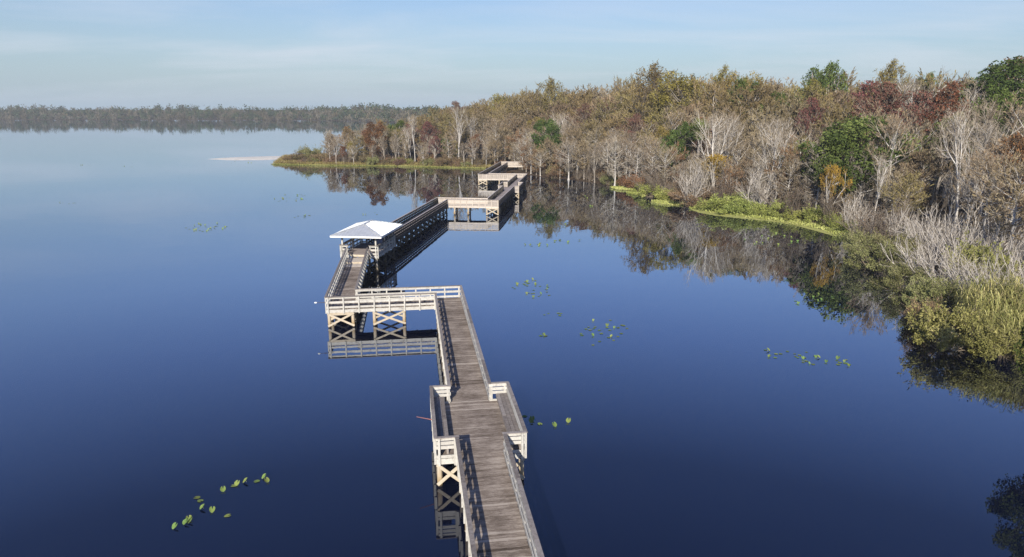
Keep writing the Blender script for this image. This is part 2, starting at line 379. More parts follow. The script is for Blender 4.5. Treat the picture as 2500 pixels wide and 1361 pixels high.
STYLES = {   # boards as (top, bottom) under or over the deck
    'old': [(0.96, 0.80), (0.60, 0.43), (0.19, 0.04), (-0.07, -0.33)],
    'mid': [(0.96, 0.73), (0.61, 0.38), (0.26, 0.02), (-0.03, -0.40)],
    'bay': [(0.96, 0.81), (0.76, 0.60), (0.55, 0.40), (0.10, -0.04), (-0.07, -0.33)],
    'new': [(0.96, 0.84), (0.76, 0.64), (0.56, 0.44), (0.36, 0.24), (0.16, 0.04), (-0.05, -0.33)],
}
def railing(q0, q1, inward, style='old', root=boardwalk, deck=DECK, spacing=1.15, deck1=None, inside=False):
    q0, q1, inw = np.array(q0, float), np.array(q1, float), np.array(inward, float)
    deck1 = deck if deck1 is None else deck1
    d = q1 - q0; L = np.linalg.norm(d); d /= L
    OFFZ['n'] += 1; dz = 0.0035 * (OFFZ['n'] % 4)
    new = style == 'new'; bm_ = M['newboard' if new and not inside else 'shadeboard' if inside else 'board']  # inside rails get the board copy with shade painted in
    hd = lambda s: deck + (deck1 - deck) * s / L
    cap = MB()
    nb = max(1, int(round(L / 3.6)))
    jog = [random.uniform(-.006, .006) for _ in range(nb + 1)]
    for i in range(nb):
        a, b2 = L * i / nb + (0.004 if i else -0.075), L * (i + 1) / nb - (0.004 if i < nb - 1 else -0.075)
        cap.beam(q0 + d * a + inw * (-.03 + jog[i]) + Z3(hd(max(a, 0)) + 0.98 + dz), q0 + d * b2 + inw * (-.03 + jog[i + 1]) + Z3(hd(min(b2, L)) + 0.98 + dz), 0.17, 0.038)
    rail = part(cap, 'railing', [M['newcap' if new or inside else 'cap']], root, root)
    for k, (t, bt) in enumerate(STYLES[style]):
        mb = MB()
        for i in range(nb):
            a, b2 = L * i / nb + 0.003, L * (i + 1) / nb - 0.003
            jj = inw * (0.012 + 0.012 * (OFFZ['n'] % 2) * .5)
            mb.beam(q0 + d * a + jj + Z3(hd(a) + (t + bt) / 2 + dz - .002), q0 + d * b2 + jj + Z3(hd(b2) + (t + bt) / 2 + dz - .002), 0.04, t - bt)
        ch = part(mb, 'fascia_board' if bt < -.2 else 'side_rail', [bm_], rail, root)
    n = max(2, int(round(L / spacing)) + 1)
    for i in range(n):
        s = 0.12 + (L - 0.24) * i / (n - 1)
        p = q0 + d * s + inw * ((0.088 if inside else -0.055) + 0.002 * (i % 2)); h = hd(s)
        mb = far_posts if (OFFZ['posts'] >= 100 and root is boardwalk) else MB()
        mb.beam(p + Z3(h - 0.36), p + Z3(h + 0.955), 0.10, 0.10, up=d, m=2 if inside else 1 if new else 0)
        if mb is not far_posts:
            OFFZ['posts'] += 1
            part(mb, 'railing_post', [M['board'], M['newboard'], M['shadeboard']], rail, root)
    return rail

def deck(a, b, half_l, half_r, m, root=boardwalk, z=DECK, z1=None, name='deck', plank=0.142):
    """planks laid across the run a -> b; half widths to the left and right"""
    a, b = np.array(a, float), np.array(b, float); d = b - a; L = np.linalg.norm(d); d /= L; v = np.array([d[1], -d[0], 0])
    z1 = z if z1 is None else z1
    n = max(1, int(round(L / plank))); mb = MB(); st = L / n
    for i in range(n):
        s = (i + .5) * st; zz = z + (z1 - z) * s / L - 0.02
        r = min(1, max(0, random.gauss(.45, .2)))
        if random.random() < .07: r = 1.6 if random.random() < .6 else -.5
        p = a + d * s + Z3(zz)
        mb.beam(p - v * (half_l + random.uniform(-.012, .012)), p + v * (half_r + random.uniform(-.012, .012)), st - 0.0015, 0.038, r)
    return part(mb, name, [m], root, root)

def stringers(a, b, offs, root=boardwalk, z=DECK, name='joists'):
    mb = MB()
    d = np.array(b) - a; d = d / np.linalg.norm(d); v = np.array([d[1], -d[0], 0])
    for o in offs: mb.beam(a + v * o + Z3(z - 0.17), b + v * o + Z3(z - 0.17), 0.06, 0.24)
    return part(mb, name, [M['dark_frame']], root, root)

def pile(p, root=boardwalk, top=DECK - 0.3, r=0.125, m=0):
    mb = far_piles if (OFFZ['piles'] >= 100 and root is boardwalk) else MB()
    q = np.array([p[0], p[1], 0])
    lean = np.array([random.uniform(-.02, .02), random.uniform(-.02, .02), 0])
    mb.tubes([q + Z3(-0.8) + lean, q + Z3(top - .01)], [q + Z3(top - .01), q + Z3(top)], [r, r * .97], [r * .97, .01], 10, m=m)
    if mb is not far_piles:
        OFFZ['piles'] += 1
        part(mb, 'pile', [M['pile'], M['shadepile']], root, root)
def brace(p, q, side, root=boardwalk, wood='pale', z0=0.12, z1=1.14):
    """X of two boards between the piles p and q, on one face of them"""
    p, q = np.array([p[0], p[1], 0]), np.array([q[0], q[1], 0]); side = np.array(side, float)
    d = (q - p) / np.linalg.norm(q - p); mb = MB()
    a, b = p - d * .1, q + d * .1
    mb.beam(a + side * .15 + Z3(z0), b + side * .15 + Z3(z1), 0.04, 0.15)
    mb.beam(a + side * .195 + Z3(z1), b + side * .195 + Z3(z0), 0.04, 0.15)
    part(mb, 'cross_brace', [M[wood]], root, root)
def bent(p, d, half=0.9, root=boardwalk, x=True, face=-1, wood='pale'):
    v = np.array([d[1], -d[0], 0])
    a, b = p - v * half, p + v * half
    pm = 1 if wood == 'shadeboard' else 0
    pile(a, root, m=pm); pile(b, root, m=pm)
    MBc = MB()
    for s in (-.16, .16): MBc.beam(a - v * .08 + d * s + Z3(DECK - .40), b + v * .08 + d * s + Z3(DECK - .40), 0.05, 0.2)
    part(MBc, 'pile_cap', [M[wood]], root, root)
    if x: brace(a, b, d * face, root, wood)

def corner(P, d1, d2, sgn):
    l1, l2 = np.array([-d1[1], d1[0], 0]), np.array([-d2[1], d2[0], 0])
    return P + sgn * W2 * (l1 + l2)
L_, R_ = 1, -1
# corner points of the two rail lines
A0l, A0r = P_A0 - vA * W2, P_A0 + vA * W2
ABl, ABr = corner(P_AB, uA, -vA, L_), corner(P_AB, uA, -vA, R_)
BDl, BDr = corner(P_BD, -vA, uA, L_), corner(P_BD, -vA, uA, R_)
D1l, D1r = P_D1 - vA * W2, P_D1 + vA * W2
C0l, C0r = P_C0 - vC * W2, P_C0 + vC * W2
CEl, CEr = corner(P_CE, uC, vC, L_), corner(P_CE, uC, vC, R_)
EFl, EFr = corner(P_EF, vC, uC, L_), corner(P_EF, vC, uC, R_)
FGl, FGr = corner(P_FG, uC, -vC, L_), corner(P_FG, uC, -vC, R_)
GHl, GHr = corner(P_GH, -vC, uC, L_), corner(P_GH, -vC, uC, R_)
H1l, H1r = corner(P_H1, uC, vC, L_), corner(P_H1, uC, vC, R_)

# the bench bay in the near run: from sb0 to sb1 along it, bw wider on both sides
sb0, sb1, bw = -25.7, -19.9, 0.94
bn, bf = P_AB + uA * sb0, P_AB + uA * sb1
def bay_rails(P, u, v, s0, s1, style, left0, right0, left1, right1, inside=False):
    n0, n1 = P + u * s0, P + u * s1
    for sg, e0, e1 in ((-1, left0, left1), (1, right0, right1)):
        w = v * sg
        railing(e0, n0 + w * W2, -w, style[0], inside=inside)
        railing(n0 + w * (W2 + bw), n0 + w * W2, u, style[1], spacing=0.7)
        railing(n0 + w * (W2 + bw), n1 + w * (W2 + bw), -w, style[1], inside=inside)
        railing(n1 + w * W2, n1 + w * (W2 + bw), -u, style[1], spacing=0.8)
        railing(n1 + w * W2, e1, -w, style[0], inside=inside)
bay_rails(P_AB, uA, vA, sb0, sb1, ('old', 'bay'), A0l, A0r, ABl, ABr)
railing(BDl, ABl, vA * 0 + uA, 'old'); railing(BDr, ABr, -uA, 'old')
railing(BDl, D1l, vA, 'old', deck1=DECK + 0.18); railing(BDr, D1r, -vA, 'old', deck1=DECK + 0.18)
deck(P_A0, bn, W2 - .03, W2 - .03, M['deckA'])
deck(bn + uA * .004, bf, W2 + bw - .03, W2 + bw - .03, M['deckA'])
deck(bf + uA * .004, P_AB + uA * (W2 - .03), W2 - .03, W2 - .03, M['deckA'])
deck(P_AB - vA * (W2 - .025), P_BD - vA * (W2 - .03), W2 - .03, W2 - .03, M['deckB'])
deck(P_BD + uA * (W2 - .025), P_D1 - uA * 2.2, W2 - .03, W2 - .03, M['deckA'])
for a, b2, o in ((P_A0, P_AB + uA * W2, (-.5, 0, .5)), (bn, bf, (-1.5, 1.5)), (P_AB - vA * W2, P_BD - vA * W2, (-.5, 0, .5)), (P_BD + uA * W2, P_D1, (-.5, 0, .5))):
    stringers(a, b2, o)
# supports of the near part
for s in np.arange(-0.2, -40, -2.9):
    if s < -33: continue
    bent(P_AB + uA * s, uA)
for sg in (-1, 1):
    for s in (sb0 + .25, (sb0 + sb1) / 2, sb1 - .25):
        p = P_AB + uA * s
        pile(p + vA * sg * (W2 + bw - .12))
        brace(p + vA * sg * (W2 + bw - .12), p + vA * sg * (W2 - .15), -uA)
for o in (-3.55, -5.85):
    for sd in (-1, 1): pile(P_AB + vA * o + uA * sd * .88)
for sd in (-1, 1): brace(P_AB + vA * -5.85 + uA * sd * .88, P_AB + vA * -3.55 + uA * sd * .88, -uA)
for s in (-.88, .95): bent(P_BD + uA * s, uA)
for s in (3.8, 6.6, 9.4, 12.2, 15.0): bent(P_BD + uA * s, uA, wood='shadeboard')
# the far part
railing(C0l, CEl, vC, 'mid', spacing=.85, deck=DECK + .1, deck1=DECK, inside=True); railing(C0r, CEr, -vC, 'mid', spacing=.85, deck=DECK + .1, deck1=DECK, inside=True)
deck(P_C0, P_CE + uC * (W2 - .03), W2 - .03, W2 - .03, M['deckC'])
for s in np.arange(2.4, 34.5, 2.45):
    bent(P_C0 + uC * s, uC, wood='shadeboard')
    for sd in (-1, 1): brace(P_C0 + uC * s + vC * sd * .9, P_C0 + uC * (s + 2.45 if s < 32 else s - 2.4) + vC * sd * .9, vC * sd * .6, wood='shadeboard')
railing(CEl, EFl, -uC, 'new', spacing=1.0); railing(CEr, EFr, uC, 'new', spacing=1.0)
deck(P_CE + vC * (W2 - .025), P_EF + vC * (W2 - .03), W2 - .03, W2 - .03, M['deckE'])
for s in (1.6, 3.8): bent(P_CE + vC * (s + .6), vC)
for s in (-.85, 1.0): bent(P_EF + uC * s, uC)
sf0, sf1 = 20.0, 26.8
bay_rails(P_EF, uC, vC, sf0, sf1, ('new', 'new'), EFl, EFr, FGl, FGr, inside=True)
deck(P_EF + uC * (W2 - .025), P_EF + uC * sf0, W2 - .03, W2 - .03, M['deckC'], plank=.284)
deck(P_EF + uC * (sf0 + .004), P_EF + uC * sf1, W2 + bw - .03, W2 + bw - .03, M['deckC'], plank=.284)
deck(P_EF + uC * (sf1 + .004), P_FG + uC * (W2 - .03), W2 - .03, W2 - .03, M['deckC'], plank=.284)
for s in np.arange(3.6, 42, 2.9): bent(P_EF + uC * s, uC, wood='shadeboard')
for sg in (-1, 1):
    for s in (sf0 + .25, sf1 - .25):
        p = P_EF + uC * s; pile(p + vC * sg * (W2 + bw - .12)); brace(p + vC * sg * (W2 + bw - .12), p + vC * sg * (W2 - .15), -uC)
railing(GHl, FGl, uC, 'new', spacing=1.0); railing(GHr, FGr, -uC, 'new', spacing=1.0)
deck(P_FG - vC * (W2 - .025), P_GH - vC * (W2 - .03), W2 - .03, W2 - .03, M['deckE'], plank=.284)
for s in (-2.6, -4.9): bent(P_FG + vC * s, vC)
for s in (-.85, 1.0): bent(P_GH + uC * s, uC)
bent(P_FG + uC * -.8, uC)
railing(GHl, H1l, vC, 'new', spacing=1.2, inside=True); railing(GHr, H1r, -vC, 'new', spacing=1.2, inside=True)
deck(P_GH + uC * (W2 - .025), P_H1 + uC * (W2 - .03), W2 - .03, W2 - .03, M['deckC'], plank=.284)
for s in np.arange(4, 34, 3.6): bent(P_GH + uC * s, uC)
railing(H1l, H1l + vC * 10, -uC, 'new', spacing=1.2); railing(H1r, H1r + vC * 8, uC, 'new', spacing=1.2)
deck(P_H1 + vC * (W2 - .025), P_H2, W2 - .03, W2 - .03, M['deckE'], plank=.284)
for a, b2 in ((P_C0, P_CE + uC * W2), (P_CE + vC * W2, P_EF + vC * W2), (P_EF + uC * W2, P_FG + uC * W2), (P_FG - vC * W2, P_GH - vC * W2), (P_GH + uC * W2, P_H1)):
    stringers(a, b2, (-.5, 0, .5))
tag(part(far_posts, 'railing_posts', [M['board'], M['newboard'], M['shadeboard']]), kind='stuff')
tag(part(far_piles, 'support_piles', [M['pile'], M['shadepile']]), kind='stuff')

# ---- benches in the near bay
def bench(sg, label):
    u, w = uA, vA * sg
    c = (bn + bf) / 2 + w * (W2 + bw - .33)
    root = empty('bench', (c[0], c[1], DECK)); tag(root, label, 'bench', 'benches in the bay of the boardwalk')
    L = (sb1 - sb0) - .35
    seat = MB()
    for k, o in enumerate((-.19, 0, .19)):
        for a, b2 in ((-.5, -.002), (.002, .5)):
            seat.beam(c + w * o + u * L * a + Z3(DECK + .45 + .002 * k), c + w * o + u * L * b2 + Z3(DECK + .45 + .002 * k), 0.175, 0.04)
    part(seat, 'seat', [M['cap']], root, root)
    ap = MB(); ap.beam(c - w * .27 + u * L * -.5 + Z3(DECK + .37), c - w * .27 + u * L * .5 + Z3(DECK + .37), .035, .12); part(ap, 'front_apron', [M['cap']], root, root)
    for f in (-.47, -.16, .16, .47):
        lg = MB()
        for o in (-.18, .18): lg.beam(c + u * L * f + w * o + Z3(DECK + .001), c + u * L * f + w * o + Z3(DECK + .34), .09, .09, up=u)
        lg.beam(c + u * L * f - w * .24 + Z3(DECK + .385), c + u * L * f + w * .24 + Z3(DECK + .385), .05, .085)
        part(lg, 'leg', [M['cap']], root, root)
bench(-1, 'shaded grey plank bench along the left railing of the boardwalk bay')
bench(1, 'sunlit grey plank bench along the right railing of the boardwalk bay')

# ---- pavilion
pav = empty('pavilion', (K0[0] + uC[0] * 3.2, K0[1] + uC[1] * 3.2, 0))
tag(pav, 'small square open shelter with a pale metal hip roof astride the boardwalk', 'pavilion')
KF, KW, KL = DECK + .36, 1.95, 6.4
def kp(x, y, z): return K0 + vC * x + uC * y + Z3(z)
deck(K0, K1, KW - .03, KW - .03, M['deckC'], pav, KF, name='floor')
stringers(K0, K1, (-1.6, -.8, 0, .8, 1.6), pav, KF)
# step up from the near run: two broad new boards on a landing
ld = MB()
for i in range(13):
    p = P_D1 - uA * (2.05 - i * .165) + Z3(DECK + .16)
    ld.beam(p - vA * .98, p + vA * .98, .155, .038)
part(ld, 'landing', [M['newboard']], pav, pav)
ap = MB()
for i in range(10):
    p = P_D1 - uA * (2.2 + .1 + i * .145) + Z3(DECK + .012)
    ap.beam(p - vA * .95, p + vA * .95, .138, .02)
part(ap, 'ramp_boards', [M['newboard']], pav, pav)
st = MB()
p = P_D1 - uA * 2.16; st.beam(p - vA * .99 + Z3(DECK + .07), p + vA * .99 + Z3(DECK + .07), .04, .2)
part(st, 'step', [M['pale']], pav, pav)
st = MB(); st.beam(kp(-1.04, -.03, KF - .09), kp(1.04, -.03, KF - .09), .04, .22); part(st, 'step', [M['pale']], pav, pav)
OFFZ['posts'] += 0
save = OFFZ['posts']
gl, gr = W2 + .08, W2 + .08
railing(kp(-KW, 0, 0), kp(-gl, 0, 0), uC, 'old', pav, KF, .8)
railing(kp(gr, 0, 0), kp(KW, 0, 0), uC, 'old', pav, KF, .8)
railing(kp(-KW, 0, 0), kp(-KW, KL, 0), vC, 'old', pav, KF)
railing(kp(KW, 0, 0), kp(KW, KL, 0), -vC, 'old', pav, KF)
railing(kp(-KW, KL, 0), kp(-gl, KL, 0), -uC, 'old', pav, KF, .8)
railing(kp(gr, KL, 0), kp(KW, KL, 0), -uC, 'old', pav, KF, .8)
EZ = 3.93
for x in (-KW + .17, KW - .17):
    for y in (.17, KL / 2, KL - .17):
        po = MB(); po.beam(kp(x, y, KF - .5), kp(x, y, EZ + .02), .15, .15, up=uC); part(po, 'post', [M['board']], pav, pav)
        pile(kp(x, y, 0), pav, KF - .3, .13, 1 if y > 1 else 0)
for y in (.17, KL / 2, KL - .17):
    brace(kp(-KW + .17, y, 0), kp(0, y, 0), -uC, pav, 'shadeboard'); brace(kp(0, y, 0), kp(KW - .17, y, 0), -uC, pav, 'shadeboard'); pile(kp(0, y, 0), pav, KF - .3, .13)
for x in (-KW + .17, KW - .17):
    for y0, y1 in ((.17, KL / 2), (KL / 2, KL - .17)): brace(kp(x, y0, 0), kp(x, y1, 0), vC * (1 if x > 0 else -1), pav, 'shadeboard', z1=1.4)
m, t, b = mat('roof_metal', 0.42, 0.5)
b.inputs['Metallic'].default_value = 0.5
t.links.new(ramp(t, noise(t, 2.5, 5, 0.7, coord='World'), [(0.3, (0.60, 0.62, 0.62)), (0.7, (0.76, 0.77, 0.77))]), b.inputs['Base Color']); M['roof'] = m
m, t, b = mat('roof_trim_white', 0.5, 0.4); b.inputs['Base Color'].default_value = (0.78, 0.78, 0.76, 1); M['trim'] = m
RZ, X0, Y0, Y1 = 4.74, 2.68, -.78, KL + .78
ra, rb = Y0 + X0, Y1 - X0
cs = [(-X0, Y0, EZ), (X0, Y0, EZ), (X0, Y1, EZ), (-X0, Y1, EZ), (0, ra, RZ), (0, rb, RZ)]
def roof_face(idx):
    """one slope of the hip roof with its raised ribs running up it"""
    mb = MB(); p = [kp(*cs[i]) for i in idx]
    mb.add(p + [q - Z3(.03) for q in p], [tuple(range(len(p)))] if len(p) == 4 else [(0, 1, 2)], .5)
    e0, e1 = p[0], p[1]; apex = p[2:] if len(p) == 4 else [p[2], p[2]]
    n = int(np.linalg.norm(e1 - e0) / .30); d = (e1 - e0) / np.linalg.norm(e1 - e0); up = None
    L = np.linalg.norm(e1 - e0)
    # slope direction from the eave to the ridge, square to the eave
    mid = (apex[0] + apex[1]) / 2; sl = (mid - e0) - d * np.dot(mid - e0, d); S = np.linalg.norm(sl); sl /= S
    nrm = np.cross(d, sl)
    s1, s0 = np.dot(apex[0] - e0, d), np.dot(apex[1] - e0, d)
    for i in range(1, n):
        s = L * i / n
        k = min(1.0, s / s0 if s < s0 else (L - s) / (L - s1) if s > s1 else 1.0)
        a = e0 + d * s; mb.beam(a + nrm * .012, a + sl * S * k * .985 + nrm * .012, .035, .022, .5, up=nrm)
    return part(mb, 'roof_slope', [M['roof']], roof, pav)
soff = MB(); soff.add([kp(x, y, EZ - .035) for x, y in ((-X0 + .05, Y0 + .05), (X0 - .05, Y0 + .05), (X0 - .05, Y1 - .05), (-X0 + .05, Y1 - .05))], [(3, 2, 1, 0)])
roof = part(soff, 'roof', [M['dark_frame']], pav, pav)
for idx in ((0, 1, 4), (1, 2, 5, 4), (2, 3, 5), (3, 0, 4, 5)): roof_face(idx)
fa = MB()
for k in range(4):
    a, b2 = np.array(kp(*cs[k])), np.array(kp(*cs[(k + 1) % 4])); fa.beam(a - Z3(.085 + .001 * k), b2 - Z3(.085 + .001 * k), .04, .17)
part(fa, 'fascia', [M['trim']], roof, pav)
hp = MB()
for i, j in ((0, 4), (1, 4), (2, 5), (3, 5), (4, 5)): hp.beam(kp(*cs[i]) + Z3(.035), kp(*cs[j]) + Z3(.035), .16, .03)
part(hp, 'ridge_cap', [M['roof']], roof, pav)

# ---- two thin rods sticking out of the railings over the water
def rod(p0, p1, m, name, label, knob=None):
    root = empty(name, tuple(p0)); tag(root, label, 'rod')
    mb = MB().path([np.array(p0) - p0, np.array(p1) - p0], .022, .014, 6); mb.build('rod_shaft', [m], root)
    if knob:
        kb = MB(); th = np.linspace(0, np.pi, 7); d = (np.array(p1) - p0); L = np.linalg.norm(d); d /= L
        P = [d * (L - .03 - .11 * math.cos(x)) for x in th]; rr = [max(.004, .065 * math.sin(x)) for x in th]
        kb.tubes(P[:-1], P[1:], rr[:-1], rr[1:], 8); kb.build('float_knob', [M['trim']], root, True)
m, t, b = mat('red_rod', 0.5, 0.3); b.inputs['Base Color'].default_value = (0.32, 0.13, 0.09, 1); M['red'] = m
w = -vA
q = (bn + bf) / 2 - uA * .5 + w * (W2 + bw + .02)
rod(q + Z3(2.2), q + w * .8 + Z3(2.42), M['red'], 'marker_rod', 'thin reddish rod sticking out over water from the left bay railing')
q = BDl + w * .06
rod(q + Z3(2.05), q + w * .75 + Z3(2.07), M['dark_frame'], 'float_rod', 'thin rod with white knob sticking out from the crosspiece corner', True)
# ------------------------------------------------------------------ plants: builders
rng = np.random.default_rng(11)
unit = lambda v: v / (np.linalg.norm(v) + 1e-9)
def limb(p, d, L, n, g, up=0.0, jit=0.1):
    pts = [np.array(p, float)]; d = unit(np.array(d, float))
    for _ in range(n):
        d = unit(d + np.array([0, 0, up]) + g.normal(0, jit, 3)); pts.append(pts[-1] + d * L / n)
    return np.array(pts)
def sprout(parents, n, t0, t1, ang, lenf, up, jit, nseg, rr, g, flat=1.0, golden=False):
    """side limbs of every limb in parents; a limb is (points, r0, r1, length)"""
    out = []
    for pts, r0, r1, L in parents:
        m = len(pts) - 1
        ph = g.uniform(0, 6.28)
        for k in range(n):
            t = t0 + (t1 - t0) * ((k + g.uniform(0.1, .9)) / n); x = t * m; i = min(int(x), m - 1)
            p = pts[i] + (pts[i + 1] - pts[i]) * (x - i); tg = unit(pts[i + 1] - pts[i])
            a = unit(np.cross(tg, [0.3, 0.2, 1.0])); b = np.cross(tg, a)
            az = ph + k * 2.4 if golden else g.uniform(0, 6.28)
            th = R(g.normal(ang, 8)); side = a * math.cos(az) + b * math.sin(az)
            side = unit(side * np.array([1, 1, flat]) if flat != 1.0 else side)
            d = tg * math.cos(th) + side * math.sin(th)
            l = lenf(t, L) * g.uniform(.75, 1.2); r = max(.006, (r0 + (r1 - r0) * t) * rr)
            out.append((limb(p, d, l, nseg, g, up, jit), r, r * .35, l))
    return out
def add_limbs(mb, limbs, k=4, m=0, rmin=0.0):
    P0, P1, A, B = [], [], [], []
    for pts, r0, r1, L in limbs:
        rad = np.maximum(np.linspace(r0, r1, len(pts)), rmin)
        P0.append(pts[:-1]); P1.append(pts[1:]); A.append(rad[:-1]); B.append(rad[1:])
    if P0:
        n = sum(len(x) for x in P0)
        mb.tubes(np.concatenate(P0), np.concatenate(P1), np.concatenate(A), np.concatenate(B), k, rng.uniform(0, 1, n), m)
def add_leaves(mb, limbs, per, length, width, spread, g, m=1, t0=0.2, droop=0.0, along=0.7):
    if not limbs: return
    a = np.array([l[0][0] for l in limbs]); b = np.array([l[0][-1] for l in limbs]); mid = np.array([l[0][len(l[0]) // 2] for l in limbs])
    idx = np.repeat(np.arange(len(limbs)), per); n = len(idx)
    t = g.uniform(t0, 1.05, n)[:, None]
    C = np.where(t < .5, a[idx] + (mid[idx] - a[idx]) * t * 2, mid[idx] + (b[idx] - mid[idx]) * (t - .5) * 2) + g.normal(0, spread, (n, 3))
    d = b[idx] - a[idx]; d /= np.linalg.norm(d, axis=1, keepdims=True) + 1e-9
    U = d * along + g.normal(0, .45, (n, 3)); U[:, 2] -= droop
    U /= np.linalg.norm(U, axis=1, keepdims=True)
    V = np.cross(U, g.normal(0, 1, (n, 3))); V /= np.linalg.norm(V, axis=1, keepdims=True) + 1e-9
    s = g.uniform(.6, 1.3, (n, 1))
    tone = np.clip(np.repeat(g.normal(.5, .2, len(limbs)), per) + g.normal(0, .08, n), 0, 1)
    mb.quads(C, U * length / 2 * s, V * width / 2 * s, tone, m)
def blob_leaves(mb, centers, radii, per, size, g, m=1, aspect=.6, flat=.75):
    """leaf clumps: small leaves thrown round each centre, denser towards its skin"""
    n = len(centers) * per; idx = np.repeat(np.arange(len(centers)), per)
    v = g.normal(0, 1, (n, 3)); v /= np.linalg.norm(v, axis=1, keepdims=True)
    rad = np.asarray(radii)[idx] * g.uniform(.25, 1.08, n) ** .6
    C = np.asarray(centers)[idx] + v * rad[:, None] * np.array([1, 1, flat])
    U = v + g.normal(0, .8, (n, 3)); U /= np.linalg.norm(U, axis=1, keepdims=True)
    V = np.cross(U, g.normal(0, 1, (n, 3))); V /= np.linalg.norm(V, axis=1, keepdims=True) + 1e-9
    s = g.uniform(.55, 1.35, (n, 1)) * size / 2
    tone = np.clip(np.repeat(g.normal(.5, .2, len(centers)), per) + g.normal(0, .1, n), 0, 1)
    mb.quads(C, U * s, V * s * aspect, tone, m)

M['bark_grey'] = bark_mat('bark_grey', (0.23, 0.20, 0.165), (0.42, 0.375, 0.32))
M['bark_pale'] = bark_mat('bark_pale', (0.40, 0.37, 0.33), (0.60, 0.57, 0.52))
M['bark_dark'] = bark_mat('bark_dark', (0.05, 0.04, 0.032), (0.13, 0.11, 0.09))
M['twig_grey'] = bark_mat('twig_grey', (0.185, 0.145, 0.10), (0.315, 0.26, 0.19))
M['twig_pale'] = bark_mat('twig_pale', (0.235, 0.195, 0.145), (0.39, 0.335, 0.26))
M['cyp_brown'] = leaf_mat('cypress_brown', [(0.115, 0.083, 0.045), (0.22, 0.166, 0.096), (0.335, 0.268, 0.165)], .25, .015)
M['cyp_olive'] = leaf_mat('cypress_olive', [(0.11, 0.085, 0.034), (0.208, 0.162, 0.066), (0.32, 0.26, 0.12)], .22, .02)
M['cyp_rust'] = leaf_mat('cypress_rust', [(0.12, 0.06, 0.028), (0.22, 0.12, 0.058), (0.32, 0.195, 0.10)], .2, .012)
M['moss'] = leaf_mat('spanish_moss', [(0.15, 0.13, 0.105), (0.245, 0.218, 0.18), (0.36, 0.325, 0.275)], .15, .01)
M['oak'] = leaf_mat('oak_leaf', [(0.030, 0.048, 0.010), (0.070, 0.105, 0.024), (0.145, 0.185, 0.05)], .25, .02)
M['pine'] = leaf_mat('pine_needle', [(0.022, 0.042, 0.010), (0.055, 0.095, 0.022), (0.115, 0.165, 0.045)], .2, .015)
M['maple'] = leaf_mat('maple_red', [(0.055, 0.020, 0.018), (0.12, 0.045, 0.038), (0.21, 0.095, 0.075)], .25, .02)
M['rust'] = leaf_mat('leaf_rust', [(0.07, 0.030, 0.014), (0.145, 0.065, 0.030), (0.25, 0.125, 0.06)], .2, .015)
M['gold'] = leaf_mat('leaf_gold', [(0.15, 0.10, 0.012), (0.29, 0.20, 0.022), (0.44, 0.33, 0.06)], .15, .015)
M['yolive'] = leaf_mat('leaf_yellow_olive', [(0.10, 0.082, 0.018), (0.20, 0.16, 0.035), (0.32, 0.26, 0.075)], .2, .02)
M['willow'] = leaf_mat('willow_leaf', [(0.095, 0.095, 0.034), (0.185, 0.185, 0.070), (0.30, 0.295, 0.13)], .2, .02)
M['willow_green'] = leaf_mat('willow_green', [(0.10, 0.105, 0.026), (0.195, 0.20, 0.06), (0.32, 0.31, 0.11)], .15, .02)
M['vine'] = leaf_mat('vine_leaf', [(0.15, 0.172, 0.040), (0.285, 0.32, 0.08), (0.43, 0.455, 0.15)], .15, .015)
M['reed'] = leaf_mat('reed_blade', [(0.14, 0.145, 0.042), (0.285, 0.272, 0.09), (0.47, 0.415, 0.185)], .15, .015)
M['palm'] = leaf_mat('palm_frond', [(0.045, 0.075, 0.012), (0.10, 0.15, 0.025), (0.19, 0.245, 0.06)], .15, .01)
M['brush'] = leaf_mat('dry_brush', [(0.09, 0.058, 0.033), (0.165, 0.112, 0.062), (0.26, 0.19, 0.105)], .25, .03)
M['thicket'] = bark_mat('thicket_twig', (0.10, 0.08, 0.06), (0.20, 0.165, 0.13))

